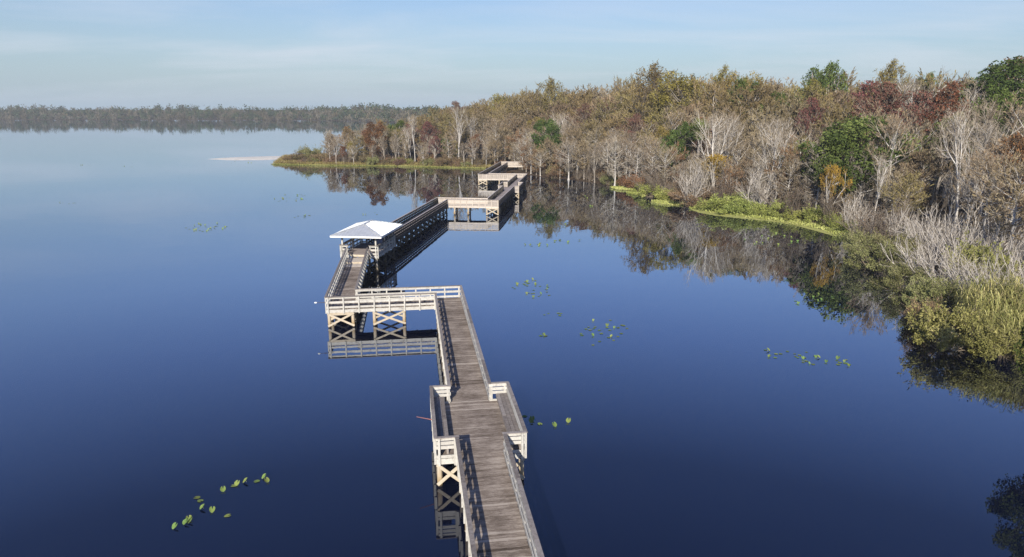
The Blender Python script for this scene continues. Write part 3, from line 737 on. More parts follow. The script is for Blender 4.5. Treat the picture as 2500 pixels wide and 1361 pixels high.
M['shrub_bark'] = bark_mat('shrub_bark', (0.34, 0.31, 0.27), (0.52, 0.48, 0.43))
M['shrub_twig'] = bark_mat('shrub_twig', (0.22, 0.185, 0.145), (0.37, 0.325, 0.26))
def two(name, tm, cm, tmats, cmats):
    """a prototype plant at the origin: trunk and crown as children of one empty"""
    r = empty(name, (0, 0, 0))
    tm.build('trunk', tmats, r); cm.build('crown', cmats, r)
    return r
def make_cypress(seed, H, spread, leaf, nb=44, low=.22, per=5, twig='twig_grey', moss=0, bark='bark_grey', leaflen=.52, top=1.0):
    g = np.random.default_rng(seed); T, C = MB(), MB()
    tr = limb((0, 0, -.3), (0, 0, 1), H * .84 + .3, 12, g, .25, .035)
    rad = H * .0135
    n = len(tr); rr = np.concatenate([[rad * 2.3, rad * 1.25], np.linspace(rad, rad * .18, n - 2)])
    T.tubes(tr[:-1], tr[1:], rr[:-1], rr[1:], 8)
    prof = lambda t: spread * (.40 + .60 * math.sin(min(1, (t - low) / (1 - low) * 1.2 + .12) * math.pi * .62)) * (1.0 if t < .8 else 1 - (t - .8) * 1.7 * top)
    L1 = []
    for k in range(nb):
        t = low + (.985 - low) * ((k + g.uniform(0, 1)) / nb); x = t * 12; i = min(int(x), 11)
        p = tr[i] + (tr[i + 1] - tr[i]) * (x - i); az = k * 2.4 + g.normal(0, .4)
        el = R(np.interp(t, [low, .7, 1.0], [4, 24, 52]) + g.normal(0, 10)); l = max(.6, prof(t)) * g.choice([.45, .8, 1.0, 1.2], p=[.2, .35, .3, .15])
        pts = limb(p, (math.cos(az) * math.cos(el), math.sin(az) * math.cos(el), math.sin(el)), l, 5, g, .06, .11)
        L1.append((pts, .028 + .011 * l, .016, l))
    add_limbs(T, L1, 5)
    L2 = sprout(L1, 6, .25, 1.0, 44, lambda t, L: .46 * L * (1.15 - .5 * t) + .25, .10, .11, 3, .6, g, flat=.3)
    add_limbs(C, L2, 3, 0, .021)
    L3 = sprout(L2, 5, .2, 1.0, 34, lambda t, L: .5 * L * (1.1 - .4 * t) + .25, .16, .12, 2, .65, g, flat=.4)
    add_limbs(C, L3, 3, 0, .014)
    add_leaves(C, L3, per, leaflen, .095, .05, g, 1, along=1.8)
    if moss:
        n = moss; src = [L1[i] for i in g.integers(0, len(L1), n)]
        P = np.array([s[0][g.integers(1, len(s[0]))] for s in src])
        for q in range(5):
            hl = g.uniform(.25, .8, (n, 1)); off = g.normal(0, .14, (n, 3)); off[:, 2] = -hl[:, 0] * .9
            az = g.uniform(0, 6.28, n); V = np.stack([np.cos(az), np.sin(az), 0 * az], 1) * .05
            C.quads(P + off, np.stack([0 * az, 0 * az, -hl[:, 0]], 1) + g.normal(0, .05, (n, 3)), V, g.uniform(0, 1, n), 2)
    return two('cypress_tree', T, C, [M[bark]], [M[twig], M[leaf], M['moss']])
def make_forked(seed, H, spread, bark='bark_pale', twig='twig_pale', stems=4, fork=.38, dens=1.0, leaf=None, per=0, leafsize=.2, lean=.0, name='bare_tree', splay=24):
    g = np.random.default_rng(seed); T, C = MB(), MB()
    r = H * .0125 + .03
    tr = limb((0, 0, -.3), (lean, lean * .4, 1), H * .8, 8, g, .08, .06)
    T.path(tr, r * 1.25, r * .4, 8)
    L1 = sprout([(tr, r, r * .5, H)], stems + 3, fork, 1.0, splay, lambda t, L: spread * .5 + (1 - t) * H * .5 + H * .12, .10, .10, 6, .6, g, golden=True)
    L1.append((limb(tr[-1], (0, 0, 1), H * .2, 3, g, .1, .1), r * .4, .02, H * .2))
    add_limbs(T, L1, 6)
    L2 = sprout(L1, int(7 * dens), .2, 1.0, 36, lambda t, L: .42 * L * (1.15 - .6 * t) + .4, .10, .13, 4, .5, g)
    add_limbs(T, L2, 4, 0, .03)
    L3 = sprout(L2, 6, .2, 1.0, 38, lambda t, L: .42 * L * (1.1 - .4 * t) + .25, .08, .14, 3, .55, g)
    add_limbs(C, L3, 3, 0, .016)
    L4 = sprout(L3, 3, .2, 1.0, 36, lambda t, L: .5 * L + .15, .06, .15, 2, .6, g)
    add_limbs(C, L4, 3, 0, .010)
    if per: add_leaves(C, L4, per, leafsize, leafsize * .6, .10, g, 1, along=.2)
    return two(name, T, C, [M[bark]], [M[twig], M[leaf or 'moss']])
def make_clumped(seed, H, spread, leaf, nclump=46, per=170, size=.30, low=.3, bark='bark_dark', name='oak_tree', cr=1.15, flatten=.75, column=False, moss=0):
    g = np.random.default_rng(seed); T, C = MB(), MB()
    r = H * .016 + .05
    tr = limb((0, 0, -.3), (0, 0, 1), H * .72, 8, g, .1, .07); T.path(tr, r * 1.4, r * .4, 8)
    cc = []; tries = 0
    zc, zr = H * (low + 1) / 2, H * (1 - low) / 2
    while len(cc) < nclump and tries < 5000:
        tries += 1
        v = unit(g.normal(0, 1, 3)) * g.uniform(.45, .95) ** .6
        p = np.array([v[0] * spread, v[1] * spread, zc + v[2] * zr])
        if not column and p[2] < H * low: continue
        if all(np.linalg.norm((p - q) / np.array([1, 1, .8])) > cr * .78 for q in cc): cc.append(p)
    cc = np.array(cc); rad = g.uniform(.65, 1.2, len(cc)) * cr
    for q, ra in zip(cc, rad):
        t = min(.95, max(.2, (q[2] - H * .18) / (H * .72))); x = t * 8; i = min(int(x), 7); p = tr[i] + (tr[i + 1] - tr[i]) * (x - i)
        mid = (p + q) / 2 + g.normal(0, .15, 3) * ra; mid[2] -= .12 * np.linalg.norm(q - p)
        T.path([p, mid, q], r * .35, .02, 4)
    blob_leaves(C, cc, rad, per, size, g, 0, .62, flatten)
    # stray sprigs that break the outline
    k = len(cc) * 6; i = g.integers(0, len(cc), k); v = g.normal(0, 1, (k, 3)); v /= np.linalg.norm(v, axis=1, keepdims=True)
    blob_leaves(C, cc[i] + v * (rad[i] * 1.05)[:, None], np.full(k, .28), 9, size * .9, g, 0, .6, 1)
    if moss:
        P = cc[g.integers(0, len(cc), moss)] + g.normal(0, .5, (moss, 3)) - np.array([0, 0, .8])
        hl = g.uniform(.3, .9, moss); az = g.uniform(0, 6.28, moss)
        C.quads(P, np.stack([0 * az, 0 * az, -hl], 1), np.stack([np.cos(az), np.sin(az), 0 * az], 1) * .08, g.uniform(0, 1, moss), 1)
    return two(name, T, C, [M[bark]], [M[leaf], M['moss']])
def make_palm(seed):
    g = np.random.default_rng(seed); T, C = MB(), MB(); H = 8.0
    tr = limb((0, 0, -.2), (.05, 0, 1), H, 8, g, .1, .03); T.path(tr, .22, .17, 9)
    top = tr[-1]
    for k in range(34):
        az = k * 2.4; el = R(g.uniform(-35, 70)); d = np.array([math.cos(az) * math.cos(el), math.sin(az) * math.cos(el), math.sin(el)])
        st = limb(top, d, 1.2, 3, g, -.08, .02); C.path(st, .03, .015, 3, .4, 0)
        c = st[-1]; n = 24; a = unit(np.cross(d, [0, 0, 1])); b = np.cross(a, d)
        an = np.linspace(-1.9, 1.9, n)
        U = d[None] * np.cos(an)[:, None] + a[None] * np.sin(an)[:, None] + b[None] * .25 - np.array([0, 0, .25]); U /= np.linalg.norm(U, axis=1, keepdims=True)
        V = np.cross(U, b)
        C.quads(c + U * .5, U * .55, V * .028, np.clip(g.normal(.5, .2, n), 0, 1), 0)
    return two('palm_tree', T, C, [M['bark_grey']], [M['palm']])
def make_shrub_bare(seed, H, spread, lean=(0, 0), bark='shrub_bark', twig='shrub_twig', stems=15, leaf=None, per=0):
    g = np.random.default_rng(seed); S, C = MB(), MB(); L1 = []
    for k in range(stems):
        az = g.uniform(0, 6.28); el = R(g.uniform(38, 82))
        d = np.array([math.cos(az) * math.cos(el) + lean[0], math.sin(az) * math.cos(el) + lean[1], math.sin(el)])
        p = np.array([g.normal(0, spread * .16), g.normal(0, spread * .16), -.2]); l = H * g.uniform(.65, 1.15)
        L1.append((limb(p, d, l, 6, g, .07, .13), .05 + .008 * H, .02, l))
    add_limbs(S, L1, 5)
    L2 = sprout(L1, 7, .2, 1.0, 34, lambda t, L: .38 * L * (1.2 - .6 * t) + .2, .10, .14, 4, .6, g)
    add_limbs(S, L2, 4, 0, .02)
    L3 = sprout(L2, 4, .2, 1.0, 36, lambda t, L: .42 * L + .15, .08, .16, 3, .6, g)
    add_limbs(C, L3, 3, 0, .0075)
    if per: add_leaves(C, L3, per, .12, .05, .06, g, 1)
    r = empty('bare_shrub', (0, 0, 0)); S.build('stems', [M[bark]], r); C.build('twigs', [M[twig], M[leaf or 'willow']], r)
    return r
def make_bush(seed, H, spread, leaf, n=30, per=170, size=.13, twigs=True, name='leafy_bush', stem='twig_grey', cr=.55):
    g = np.random.default_rng(seed); S, C = MB(), MB(); cc = []
    while len(cc) < n:
        v = unit(g.normal(0, 1, 3)) * g.uniform(.3, 1) ** .5; v[2] = abs(v[2])
        p = np.array([v[0] * spread, v[1] * spread, .12 * H + v[2] * H * .82])
        cc.append(p)
    cc = np.array(cc); rad = g.uniform(.6, 1.3, n) * cr
    L1 = []
    for q in cc:
        b = np.array([q[0] * .25 + g.normal(0, .1), q[1] * .25 + g.normal(0, .1), -.15]); L1.append((np.array([b, (b + q) / 2 + g.normal(0, .1, 3), q, q + (q - b) * .22 + g.normal(0, .12, 3)]), .028, .006, np.linalg.norm(q - b) * 1.2))
    add_limbs(S, L1, 4)
    L2 = sprout(L1, 5, .4, 1.0, 35, lambda t, L: .35 + .14 * L, .08, .15, 3, .5, g); add_limbs(S, L2, 3, 0, .006)
    blob_leaves(C, cc, rad, per, size, g, 0, .4, .85)
    add_leaves(C, L2, 9, size * 1.1, size * .42, .07, g, 0)
    r = empty(name, (0, 0, 0)); S.build('stems', [M[stem]], r); C.build('foliage', [M[leaf]], r)
    return r
def make_reeds(seed, H, spread, n=260, leaf='reed'):
    g = np.random.default_rng(seed); S, C = MB(), MB()
    for k in range(n):
        a = g.uniform(0, 6.28); rr = spread * math.sqrt(g.uniform()); p = np.array([rr * math.cos(a), rr * math.sin(a), -.1])
        h = H * g.uniform(.6, 1.1); d = np.array([math.cos(a) * .16 * rr / spread + g.normal(0, .08), math.sin(a) * .16 * rr / spread + g.normal(0, .08), 1])
        st = limb(p, d, h, 5, g, -.02, .04); S.path(st, .016, .006, 3, g.uniform(0, 1))
        for j in range(9):
            t = g.uniform(.3, 1.0); x = t * 5; i = min(int(x), 4); q = st[i] + (st[i + 1] - st[i]) * (x - i); az = g.uniform(0, 6.28)
            o = np.array([math.cos(az), math.sin(az), 0]); l = g.uniform(.5, .95)
            pts = [q, q + o * l * .35 + Z3(l * .42), q + o * l * .8 + Z3(l * .32), q + o * l * 1.1 - Z3(l * .22)]
            V = np.array([-o[1], o[0], 0]) * .015
            tn = g.uniform(0, 1)
            for e in range(3):
                w0, w1 = (1, 1.1, .7)[e], (1.1, .7, .05)[e]
                C.add([pts[e] - V * w0, pts[e] + V * w0, pts[e + 1] + V * w1, pts[e + 1] - V * w1], [(0, 1, 2, 3)], tn)
    r = empty('reed_clump', (0, 0, 0)); S.build('stalks', [M[leaf]], r); C.build('blades', [M[leaf]], r)
    return r

# prototypes, each built once (taken by its first plant), the others are copies sharing the meshes
PROTO, USED = {}, set()
def proto(key, fn): PROTO[key] = (fn, None)
def plant(key, x, y, h, label, cat, group=None, rz=None, sx=None, z=None, name=None):
    """set a plant of the named kind at x, y, with the height h"""
    fn, H = KINDS[key]
    if key not in PROTO:
        r = fn(); PROTO[key] = (r, children(r)); o = r
    else:
        r, kids = PROTO[key]; o = copy_tree(r, kids)
    s = h / H; w = s * (random.uniform(.88, 1.14) if sx is None else sx)
    o.location = (x, y, 0.05 if z is None else z); o.scale = (w, w, s); o.rotation_euler = (0, 0, random.uniform(0, 6.283) if rz is None else rz)
    for k in ('label', 'category', 'group'):
        if k in o: del o[k]
    if name and o.name.split('.')[0] != name: o.name = name
    tag(o, label, cat, group)
    return o
KINDS = {
    'cyp_a': (lambda: make_cypress(21, 17, 4.6, 'cyp_brown', 38, low=.36, per=9), 17), 'cyp_b': (lambda: make_cypress(22, 18, 5.0, 'cyp_olive', 38, low=.4, per=10), 18),
    'cyp_c': (lambda: make_cypress(23, 16, 4.2, 'cyp_brown', 30, low=.36, per=4, twig='twig_pale', bark='bark_pale'), 16), 'cyp_d': (lambda: make_cypress(24, 18, 5.6, 'cyp_olive', 36, low=.48, per=10, top=.4), 18),
    'cyp_e': (lambda: make_cypress(25, 14, 4.0, 'moss', 28, low=.3, bark='bark_pale', per=1, twig='twig_pale', moss=130), 14), 'cyp_f': (lambda: make_cypress(26, 13, 4.0, 'cyp_rust', 28, low=.14, per=5), 13),
    'cyp_g': (lambda: make_cypress(27, 16, 4.8, 'cyp_brown', 28, low=.38, per=3, twig='twig_pale', moss=40, bark='bark_pale'), 16),
    'bare_a': (lambda: make_forked(31, 16, 3.4), 16), 'bare_b': (lambda: make_forked(32, 14, 4.2, stems=5, fork=.3, splay=30), 14), 'bare_c': (lambda: make_forked(33, 13, 3.2, bark='bark_grey', twig='twig_grey', stems=5, fork=.25), 13),
    'oak_a': (lambda: make_clumped(41, 13, 5.0, 'oak', 60, 190, .30), 13), 'oak_b': (lambda: make_clumped(42, 16, 4.6, 'oak', 56, 190, .30, low=.35, moss=160), 16),
    'pine': (lambda: make_clumped(43, 22, 5.2, 'pine', 54, 220, .34, low=.42, name='pine_tree', cr=1.35, flatten=.6, bark='bark_grey'), 22),
    'maple_a': (lambda: make_forked(51, 13, 3.2, 'bark_grey', 'twig_grey', 4, .3, 1.0, 'maple', 4, .24, name='maple_tree'), 13), 'maple_b': (lambda: make_forked(52, 11, 3.0, 'bark_grey', 'twig_grey', 4, .22, 1.0, 'rust', 5, .24, name='maple_tree'), 11),
    'rust_col': (lambda: make_clumped(53, 13, 2.6, 'rust', 58, 170, .24, low=.05, name='rust_leaved_tree', cr=.9, column=True, bark='bark_grey'), 13),
    'gold': (lambda: make_forked(54, 8, 2.2, 'bark_pale', 'twig_grey', 4, .2, .9, 'gold', 6, .22, name='golden_tree'), 8),
    'yolive': (lambda: make_clumped(55, 15, 3.4, 'yolive', 44, 130, .24, low=.2, name='yellow_olive_tree', cr=1.0, bark='bark_grey'), 15),
    'skyoak': (lambda: make_forked(56, 20, 4.4, 'bark_dark', 'twig_grey', 5, .3, 1.0, 'yolive', 5, .26, name='skyline_tree'), 20),
    'palm': (lambda: make_palm(61), 8.6),
    'sh_a': (lambda: make_shrub_bare(71, 4.6, 2.6), 4.6), 'sh_b': (lambda: make_shrub_bare(72, 5.0, 2.4, (-.35, -.12), stems=15), 5.0), 'sh_c': (lambda: make_shrub_bare(73, 4.0, 2.4, (0, 0), 'thicket', 'thicket', 14, 'brush', 2), 4.0),
    'sh_d': (lambda: make_shrub_bare(74, 6.0, 1.4, (0, 0), stems=12), 6.0),
    'bush_a': (lambda: make_bush(81, 3.4, 3.0, 'willow', 46, 190, .17), 3.4), 'bush_b': (lambda: make_bush(82, 3.0, 2.4, 'willow_green', 36, 200, .19, cr=.5), 3.0), 'bush_c': (lambda: make_bush(83, 2.2, 2.2, 'brush', 30, 150, .16), 2.2),
    'rbush': (lambda: make_bush(84, 2.6, 2.4, 'cyp_rust', 30, 130, .2), 2.6),
    'vine_a': (lambda: make_bush(91, 2.4, 2.4, 'vine', 40, 190, .20, name='vine_mound', cr=.6), 2.4), 'vine_b': (lambda: make_bush(92, 3.4, 1.7, 'vine', 36, 170, .20, name='vine_mound', cr=.6), 3.4),
    'reed': (lambda: make_reeds(95, 3.0, 1.3, 200), 3.0),
}
def shore(x, y): return float(signed_dist([(x, y)], LAND)[0])
taken = []                                        # (x, y, radius) of the plants already set
def stand(key, px, Y, ytop, label, cat, group=None, r=1.6, sx=None, rz=None, z=None):
    """a plant measured on the photograph: at the distance Y, its axis over px and its top at the row ytop"""
    p = at_depth(px, ytop, Y); taken.append((p[0], Y, r))
    return plant(key, p[0], Y, p[2], label, cat, group, rz, sx, z)

# ---- trees one can point to
stand('rust_col', 915, 214, 288, 'tall rust-red column of dense leaves on the grassy point', 'tree', sx=1.05)
stand('bare_a', 1118, 208, 268, 'tall white leafless tree beside the green oak left of the boardwalk end', 'bare tree', r=2)
stand('oak_a', 1088, 213, 335, 'rounded green oak right behind the tall white leafless tree', 'oak tree', r=2, sx=.75)
stand('cyp_g', 1152, 201.5, 338, 'low spreading pale cypress at the water left of the boardwalk end', 'cypress tree', sx=.9)
stand('cyp_c', 1208, 201, 300, 'slim straight grey cypress beside the boardwalk end', 'cypress tree', sx=.7)
stand('maple_a', 1040, 218, 305, 'dark red maple between pale trunks on the grassy point', 'maple tree', sx=.8)
stand('maple_a', 1106, 250, 255, 'wine-red maple rising over the trees behind the white leafless tree', 'maple tree', sx=.9)
stand('yolive', 855, 214, 345, 'low yellow-green tree at the left tip of the wooded point', 'tree', sx=.8)
stand('bare_c', 965, 210, 335, 'grey many-stemmed bare tree right of the rust-red column', 'bare tree', r=2)
stand('bare_c', 810, 216, 330, 'grey bare tree leaning at the outermost left edge of the wood', 'bare tree', r=2)
stand('maple_b', 838, 211, 362, 'small rusty red tree at the foot of the yellow-green tree', 'maple tree')
stand('bare_a', 1010, 213, 288, 'slender pale bare tree on the point left of the dark red maple', 'bare tree', sx=.6)
stand('oak_a', 1337, 185, 290, 'dark green oak among brown cypresses right of the boardwalk end', 'oak tree', r=3, sx=.8)
stand('cyp_e', 1505, 150, 335, 'pale cypress hung with grey moss, standing in the water by the green mat', 'cypress tree', r=2)
stand('cyp_e', 1390, 166, 345, 'moss-hung cypress in the water right of the dark green oak', 'cypress tree', r=2)
stand('cyp_f', 1310, 177, 362, 'low rust-orange cypress overhanging the water beside the boardwalk end', 'cypress tree')
stand('cyp_f', 1285, 183, 350, 'small orange-brown cypress touching the last boardwalk corner', 'cypress tree')
stand('bare_b', 1757, 128, 288, 'left of the two tall white bare trees in mid wood', 'bare tree', r=2.2, sx=.85)
stand('bare_b', 1790, 131, 292, 'right of the two tall white bare trees in mid wood', 'bare tree', r=2.2, sx=.85)
stand('oak_b', 1680, 146, 300, 'green oak just left of the palm', 'oak tree', r=2.4, sx=.8)
stand('palm', 1706, 139, 308, 'bright green fan palm in the wood left of the white bare trees', 'palm tree', r=1.6)
stand('bare_b', 1885, 120, 322, 'pale forked bare tree with thick stems right of the white pair', 'bare tree', r=2.2, sx=.8)
stand('oak_a', 2105, 106, 282, 'largest dark green oak with broad crown on the right side', 'oak tree', r=5.5, sx=1.4)
stand('oak_a', 2062, 103, 320, 'smaller green oak leaning against the left of the largest one', 'oak tree', r=2.5, sx=.8)
stand('gold', 2030, 99, 415, 'bright golden yellow tree below the largest dark green oak', 'tree', r=1.4, sx=.6)
stand('gold', 1745, 128, 386, 'small yellow bush-like tree at the foot of the white bare pair', 'tree', r=1.2)
stand('maple_b', 1912, 117, 430, 'small orange-leaved tree near the vine mounds under the forked bare tree', 'maple tree', r=1.2, sx=.8)
stand('bare_a', 2375, 88, 285, 'largest pale grey bare tree with a wide crown at the right', 'bare tree', r=3, sx=.8)
stand('bare_a', 2150, 93, 390, 'thin white bare tree in front of the largest dark green oak', 'bare tree', r=1.6, sx=.7)
stand('cyp_g', 2195, 98, 280, 'straight pale cypress with twin trunk look right of the largest green oak', 'cypress tree', r=1.8, sx=.8)
stand('bare_a', 2395, 80, 430, 'white bare tree over the pale dead shrubs near the right edge', 'bare tree', r=1.8)
stand('maple_b', 2490, 84, 360, 'orange-red maple at the right edge of the wood', 'maple tree', r=1.8)
stand('pine', 2490, 122, 140, 'tallest green pine on the skyline at the right edge', 'pine tree', r=4, sx=1.4)
stand('pine', 2415, 132, 182, 'broad green pine on the skyline left of the tallest pine', 'pine tree', r=4, sx=1.5)
stand('oak_b', 2020, 165, 156, 'dark moss-hung oak rising alone above the skyline', 'oak tree', r=3, sx=.75)
stand('oak_b', 2265, 150, 182, 'dark thin-crowned oak on the skyline left of the pines', 'oak tree', r=3, sx=.6)
stand('skyoak', 2185, 155, 168, 'rust-tinged tall tree on the skyline right of the moss-hung oak', 'tree', r=3, sx=.8)
stand('yolive', 1660, 182, 168, 'yellow-olive tall round crown on the skyline in mid wood', 'tree', r=3.5, sx=1.2)
stand('skyoak', 1590, 186, 174, 'brown thin tall tree on the skyline left of the yellow-olive crown', 'tree', r=3.5, sx=1.1)
stand('oak_b', 1820, 165, 195, 'dark green crown below two yellowish tops on the skyline', 'oak tree', r=3, sx=.8)
stand('yolive', 1800, 172, 172, 'left of two narrow yellowish tops on the skyline', 'tree', r=2.5, sx=.6)
stand('yolive', 1838, 172, 170, 'right of two narrow yellowish tops on the skyline', 'tree', r=2.5, sx=.6)
stand('skyoak', 1775, 175, 180, 'rusty tall tree left of the two narrow yellowish tops', 'tree', r=2.5, sx=.8)
stand('skyoak', 1350, 232, 205, 'leftmost brown tall tree where the skyline first rises', 'tree', r=3.5)
stand('yolive', 1220, 262, 226, 'yellow-brown crown topping the slope of the skyline above the boardwalk end', 'tree', r=3)
stand('maple_a', 2250, 118, 238, 'purple-red maple in the upper wood right of the largest green oak', 'maple tree', r=2.5)
stand('maple_a', 2140, 128, 215, 'dark purplish maple high in the wood above the largest green oak', 'maple tree', r=2.5)
stand('maple_a', 1975, 135, 252, 'small crimson maple high in the wood above the forked bare tree', 'maple tree', r=2.2, sx=.7)
stand('cyp_e', 2010, 104, 340, 'grey moss-hung cypress left of the golden yellow tree', 'cypress tree', r=2)

# ---- the rest of the swamp wood
def zone(px):
    if px < 1195: return 'on the point left of the boardwalk end'
    if px < 1490: return 'at the water right of the boardwalk end'
    if px < 1800: return 'behind the left green mounds'
    if px < 2110: return 'behind the broad bright green mat'
    return 'above the pale dead shrubs at right'
WORDS = {'cyp_a': 'brown feathery cypress', 'cyp_b': 'olive-gold feathery cypress', 'cyp_c': 'thin grey-brown cypress', 'cyp_d': 'flat-topped olive cypress', 'cyp_e': 'grey moss-hung cypress', 'cyp_f': 'rusty small cypress',
         'cyp_g': 'pale nearly bare cypress', 'bare_a': 'slender white bare tree', 'bare_b': 'wide white bare tree', 'bare_c': 'grey many-branched bare tree', 'maple_a': 'dull red maple', 'maple_b': 'rust-orange maple', 'oak_a': 'green leafy oak', 'oak_b': 'dark leafy oak', 'yolive': 'yellow-olive leafy tree', 'skyoak': 'thin brown leafy tree'}
CATS = {'cyp': 'cypress tree', 'bar': 'bare tree', 'map': 'maple tree', 'oak': 'oak tree', 'yol': 'tree', 'sky': 'tree'}
def canopy(px, Y, s):
    """height of the wood at this spot: low at the water, rising to the skyline"""
    sky_y = np.interp(px, [780, 960, 1050, 1130, 1180, 1320, 1500, 1700, 2000, 2200, 2400, 2500, 2700], [310, 292, 278, 266, 259, 238, 224, 216, 215, 216, 207, 187, 177])
    top = CAM_H + (HOR - sky_y) * Y / FPX / 1.02
    lo = 9.5 if px > 1200 else 8.0
    k = min(1, max(0, s / (44 if px > 1250 else 40))); k = k * k * (3 - 2 * k)
    return lo + max(0, top - lo) * k
cand = []
g = np.random.default_rng(5)
tries = 0
pts_ = np.stack([g.uniform(-64, 135, 60000), g.uniform(40, 300, 60000)], 1)
sd_ = signed_dist(pts_, LAND)
keep = (sd_ > 1.2) & (sd_ < 72)
pxs = CX + FPX * pts_[:, 0] / (pts_[:, 1] * math.cos(PITCH) + 2)
keep &= (pxs > 800) & (pxs < 2640)
keep &= ~((pts_[:, 1] < 88) & (sd_ < 9))
keep &= ~((pts_[:, 1] > 225) & (sd_ < 2.5))
order = np.argsort(sd_[keep] + g.uniform(0, 14, keep.sum()))
P_, S_, X_ = pts_[keep][order], sd_[keep][order], pxs[keep][order]
gridc = {}
def free(x, y, r):
    for a, b, q in taken:
        if (a - x) ** 2 + (b - y) ** 2 < (max(r * .6, min(q, 3) * .9)) ** 2: return False
    return True
own = []
for (x, y), s, px in zip(P_, S_, X_):
    r = 4.0 if s < 10 else 5.7 if s < 35 else 7.0
    if px > 2500: r *= 1.5
    # keep the boardwalk's last leg clear
    if y > 150 and abs((np.array([x, y]) - P_GH[:2]) @ vC[:2]) < 2.6 and y < 195: continue
    if not free(x, y, r): continue
    if any((a - x) ** 2 + (b - y) ** 2 < r * r for a, b in own[-400:]): continue
    own.append((x, y))
    u = g.uniform()
    if s < 9: ks = (['cyp_e', 'cyp_c', 'cyp_g', 'cyp_f', 'bare_c', 'bare_a', 'cyp_a'], [.16, .25, .17, .14, .12, .06, .10])
    elif s < 26: ks = (['cyp_a', 'cyp_b', 'cyp_c', 'cyp_g', 'bare_b', 'bare_c', 'maple_a', 'maple_b', 'yolive', 'oak_a'], [.20, .12, .24, .20, .05, .07, .03, .02, .03, .04])
    else: ks = (['cyp_a', 'cyp_b', 'cyp_d', 'cyp_c', 'maple_a', 'skyoak', 'oak_b', 'bare_c', 'yolive'], [.24, .24, .26, .10, .05, .05, .015, .035, .01])
    if px > 2130: ks = (['cyp_a', 'cyp_c', 'cyp_g', 'bare_b', 'bare_c', 'maple_a', 'maple_b', 'cyp_d', 'oak_b'], [.20, .18, .16, .13, .13, .05, .02, .10, .03])
    if px < 1190 and s < 26: ks = (['bare_c', 'cyp_c', 'cyp_b', 'maple_a', 'maple_b', 'yolive', 'oak_a', 'bare_a', 'cyp_g'], [.20, .20, .16, .10, .07, .06, .05, .08, .08])
    k = g.choice(ks[0], p=ks[1])
    h = canopy(px, y, s) * g.uniform(.86, 1.06)
    if s < 9: h *= g.uniform(.75, 1.12)
    row = 'in the front row' if s < 9 else 'in the middle rows' if s < 30 else 'near the skyline'
    lab = f'{WORDS[k]} {row} {zone(px)}'
    plant(k, x, y, h, lab, CATS[k[:3]], 'trees ' + zone(px), z=.1 if s > 3 else -.1, sx=(g.uniform(1.0, 1.25) if s >= 10 and k[:3] == 'cyp' else None))

# ---- shrubs, bushes, mounds and reeds along the right shore
GS = 'pale dead shrubs at the right shore'
for i, (px, Y, yt, k) in enumerate([(2230, 76, 545, 'sh_b'), (2300, 72, 530, 'sh_b'), (2360, 68, 548, 'sh_a'), (2270, 66, 585, 'sh_b'), (2330, 62, 600, 'sh_b'), (2420, 66, 562, 'sh_a'), (2480, 62, 592, 'sh_a'), (2400, 57, 622, 'sh_b'), (2470, 54, 640, 'sh_a'),
                                    (2290, 80, 520, 'sh_a'), (2200, 82, 520, 'sh_a'), (2440, 74, 540, 'sh_b'), (2520, 70, 565, 'sh_b'), (2540, 56, 630, 'sh_a'), (2380, 77, 528, 'sh_b')]):
    stand(k, px, Y, yt, 'pale grey dead shrub with upswept branches in the thicket at the right shore', 'shrub', GS, 1.2)
plant('oak_a', 28.0, 33.0, 8.0, 'dark leafy tree beyond the lower right edge, seen mirrored in the water', 'oak tree', None, sx=.62)
for x, y, h in [(40, 47, 3.2), (44, 50, 3.6), (38, 42, 3.0), (43, 43, 3.4), (47, 46, 3.8), (37, 36, 2.8), (41, 37, 3.2), (50, 55, 3.8), (36, 31, 2.8), (46, 39, 3.6), (49, 50, 3.6)]:
    plant('bush_a', x, y, h, 'olive bush on the bank beyond the right edge behind the reeds', 'bush', 'bushes on the bank behind the reeds', sx=1.2)
GG = 'grey bare shrubs at the foot of the wood'
for px, Y, yt, k in [(1690, 121, 408, 'sh_d'), (1722, 122, 400, 'sh_d'), (1850, 113, 424, 'sh_d'), (1872, 111, 432, 'sh_d'), (1960, 104, 462, 'sh_c'), (2085, 96, 486, 'sh_a'), (2110, 90, 505, 'sh_b'), (2170, 86, 500, 'sh_c'),
                     (2145, 80, 525, 'sh_c'), (1620, 133, 416, 'sh_c'), (1590, 137, 420, 'sh_c'), (1670, 125, 444, 'sh_c'), (1780, 116, 444, 'sh_c'), (2050, 98, 470, 'sh_c'), (1930, 106, 446, 'sh_c')]:
    stand(k, px, Y, yt, 'grey leafless many-stemmed shrub behind the green mounds at the foot of the wood', 'shrub', GG, 1.0)
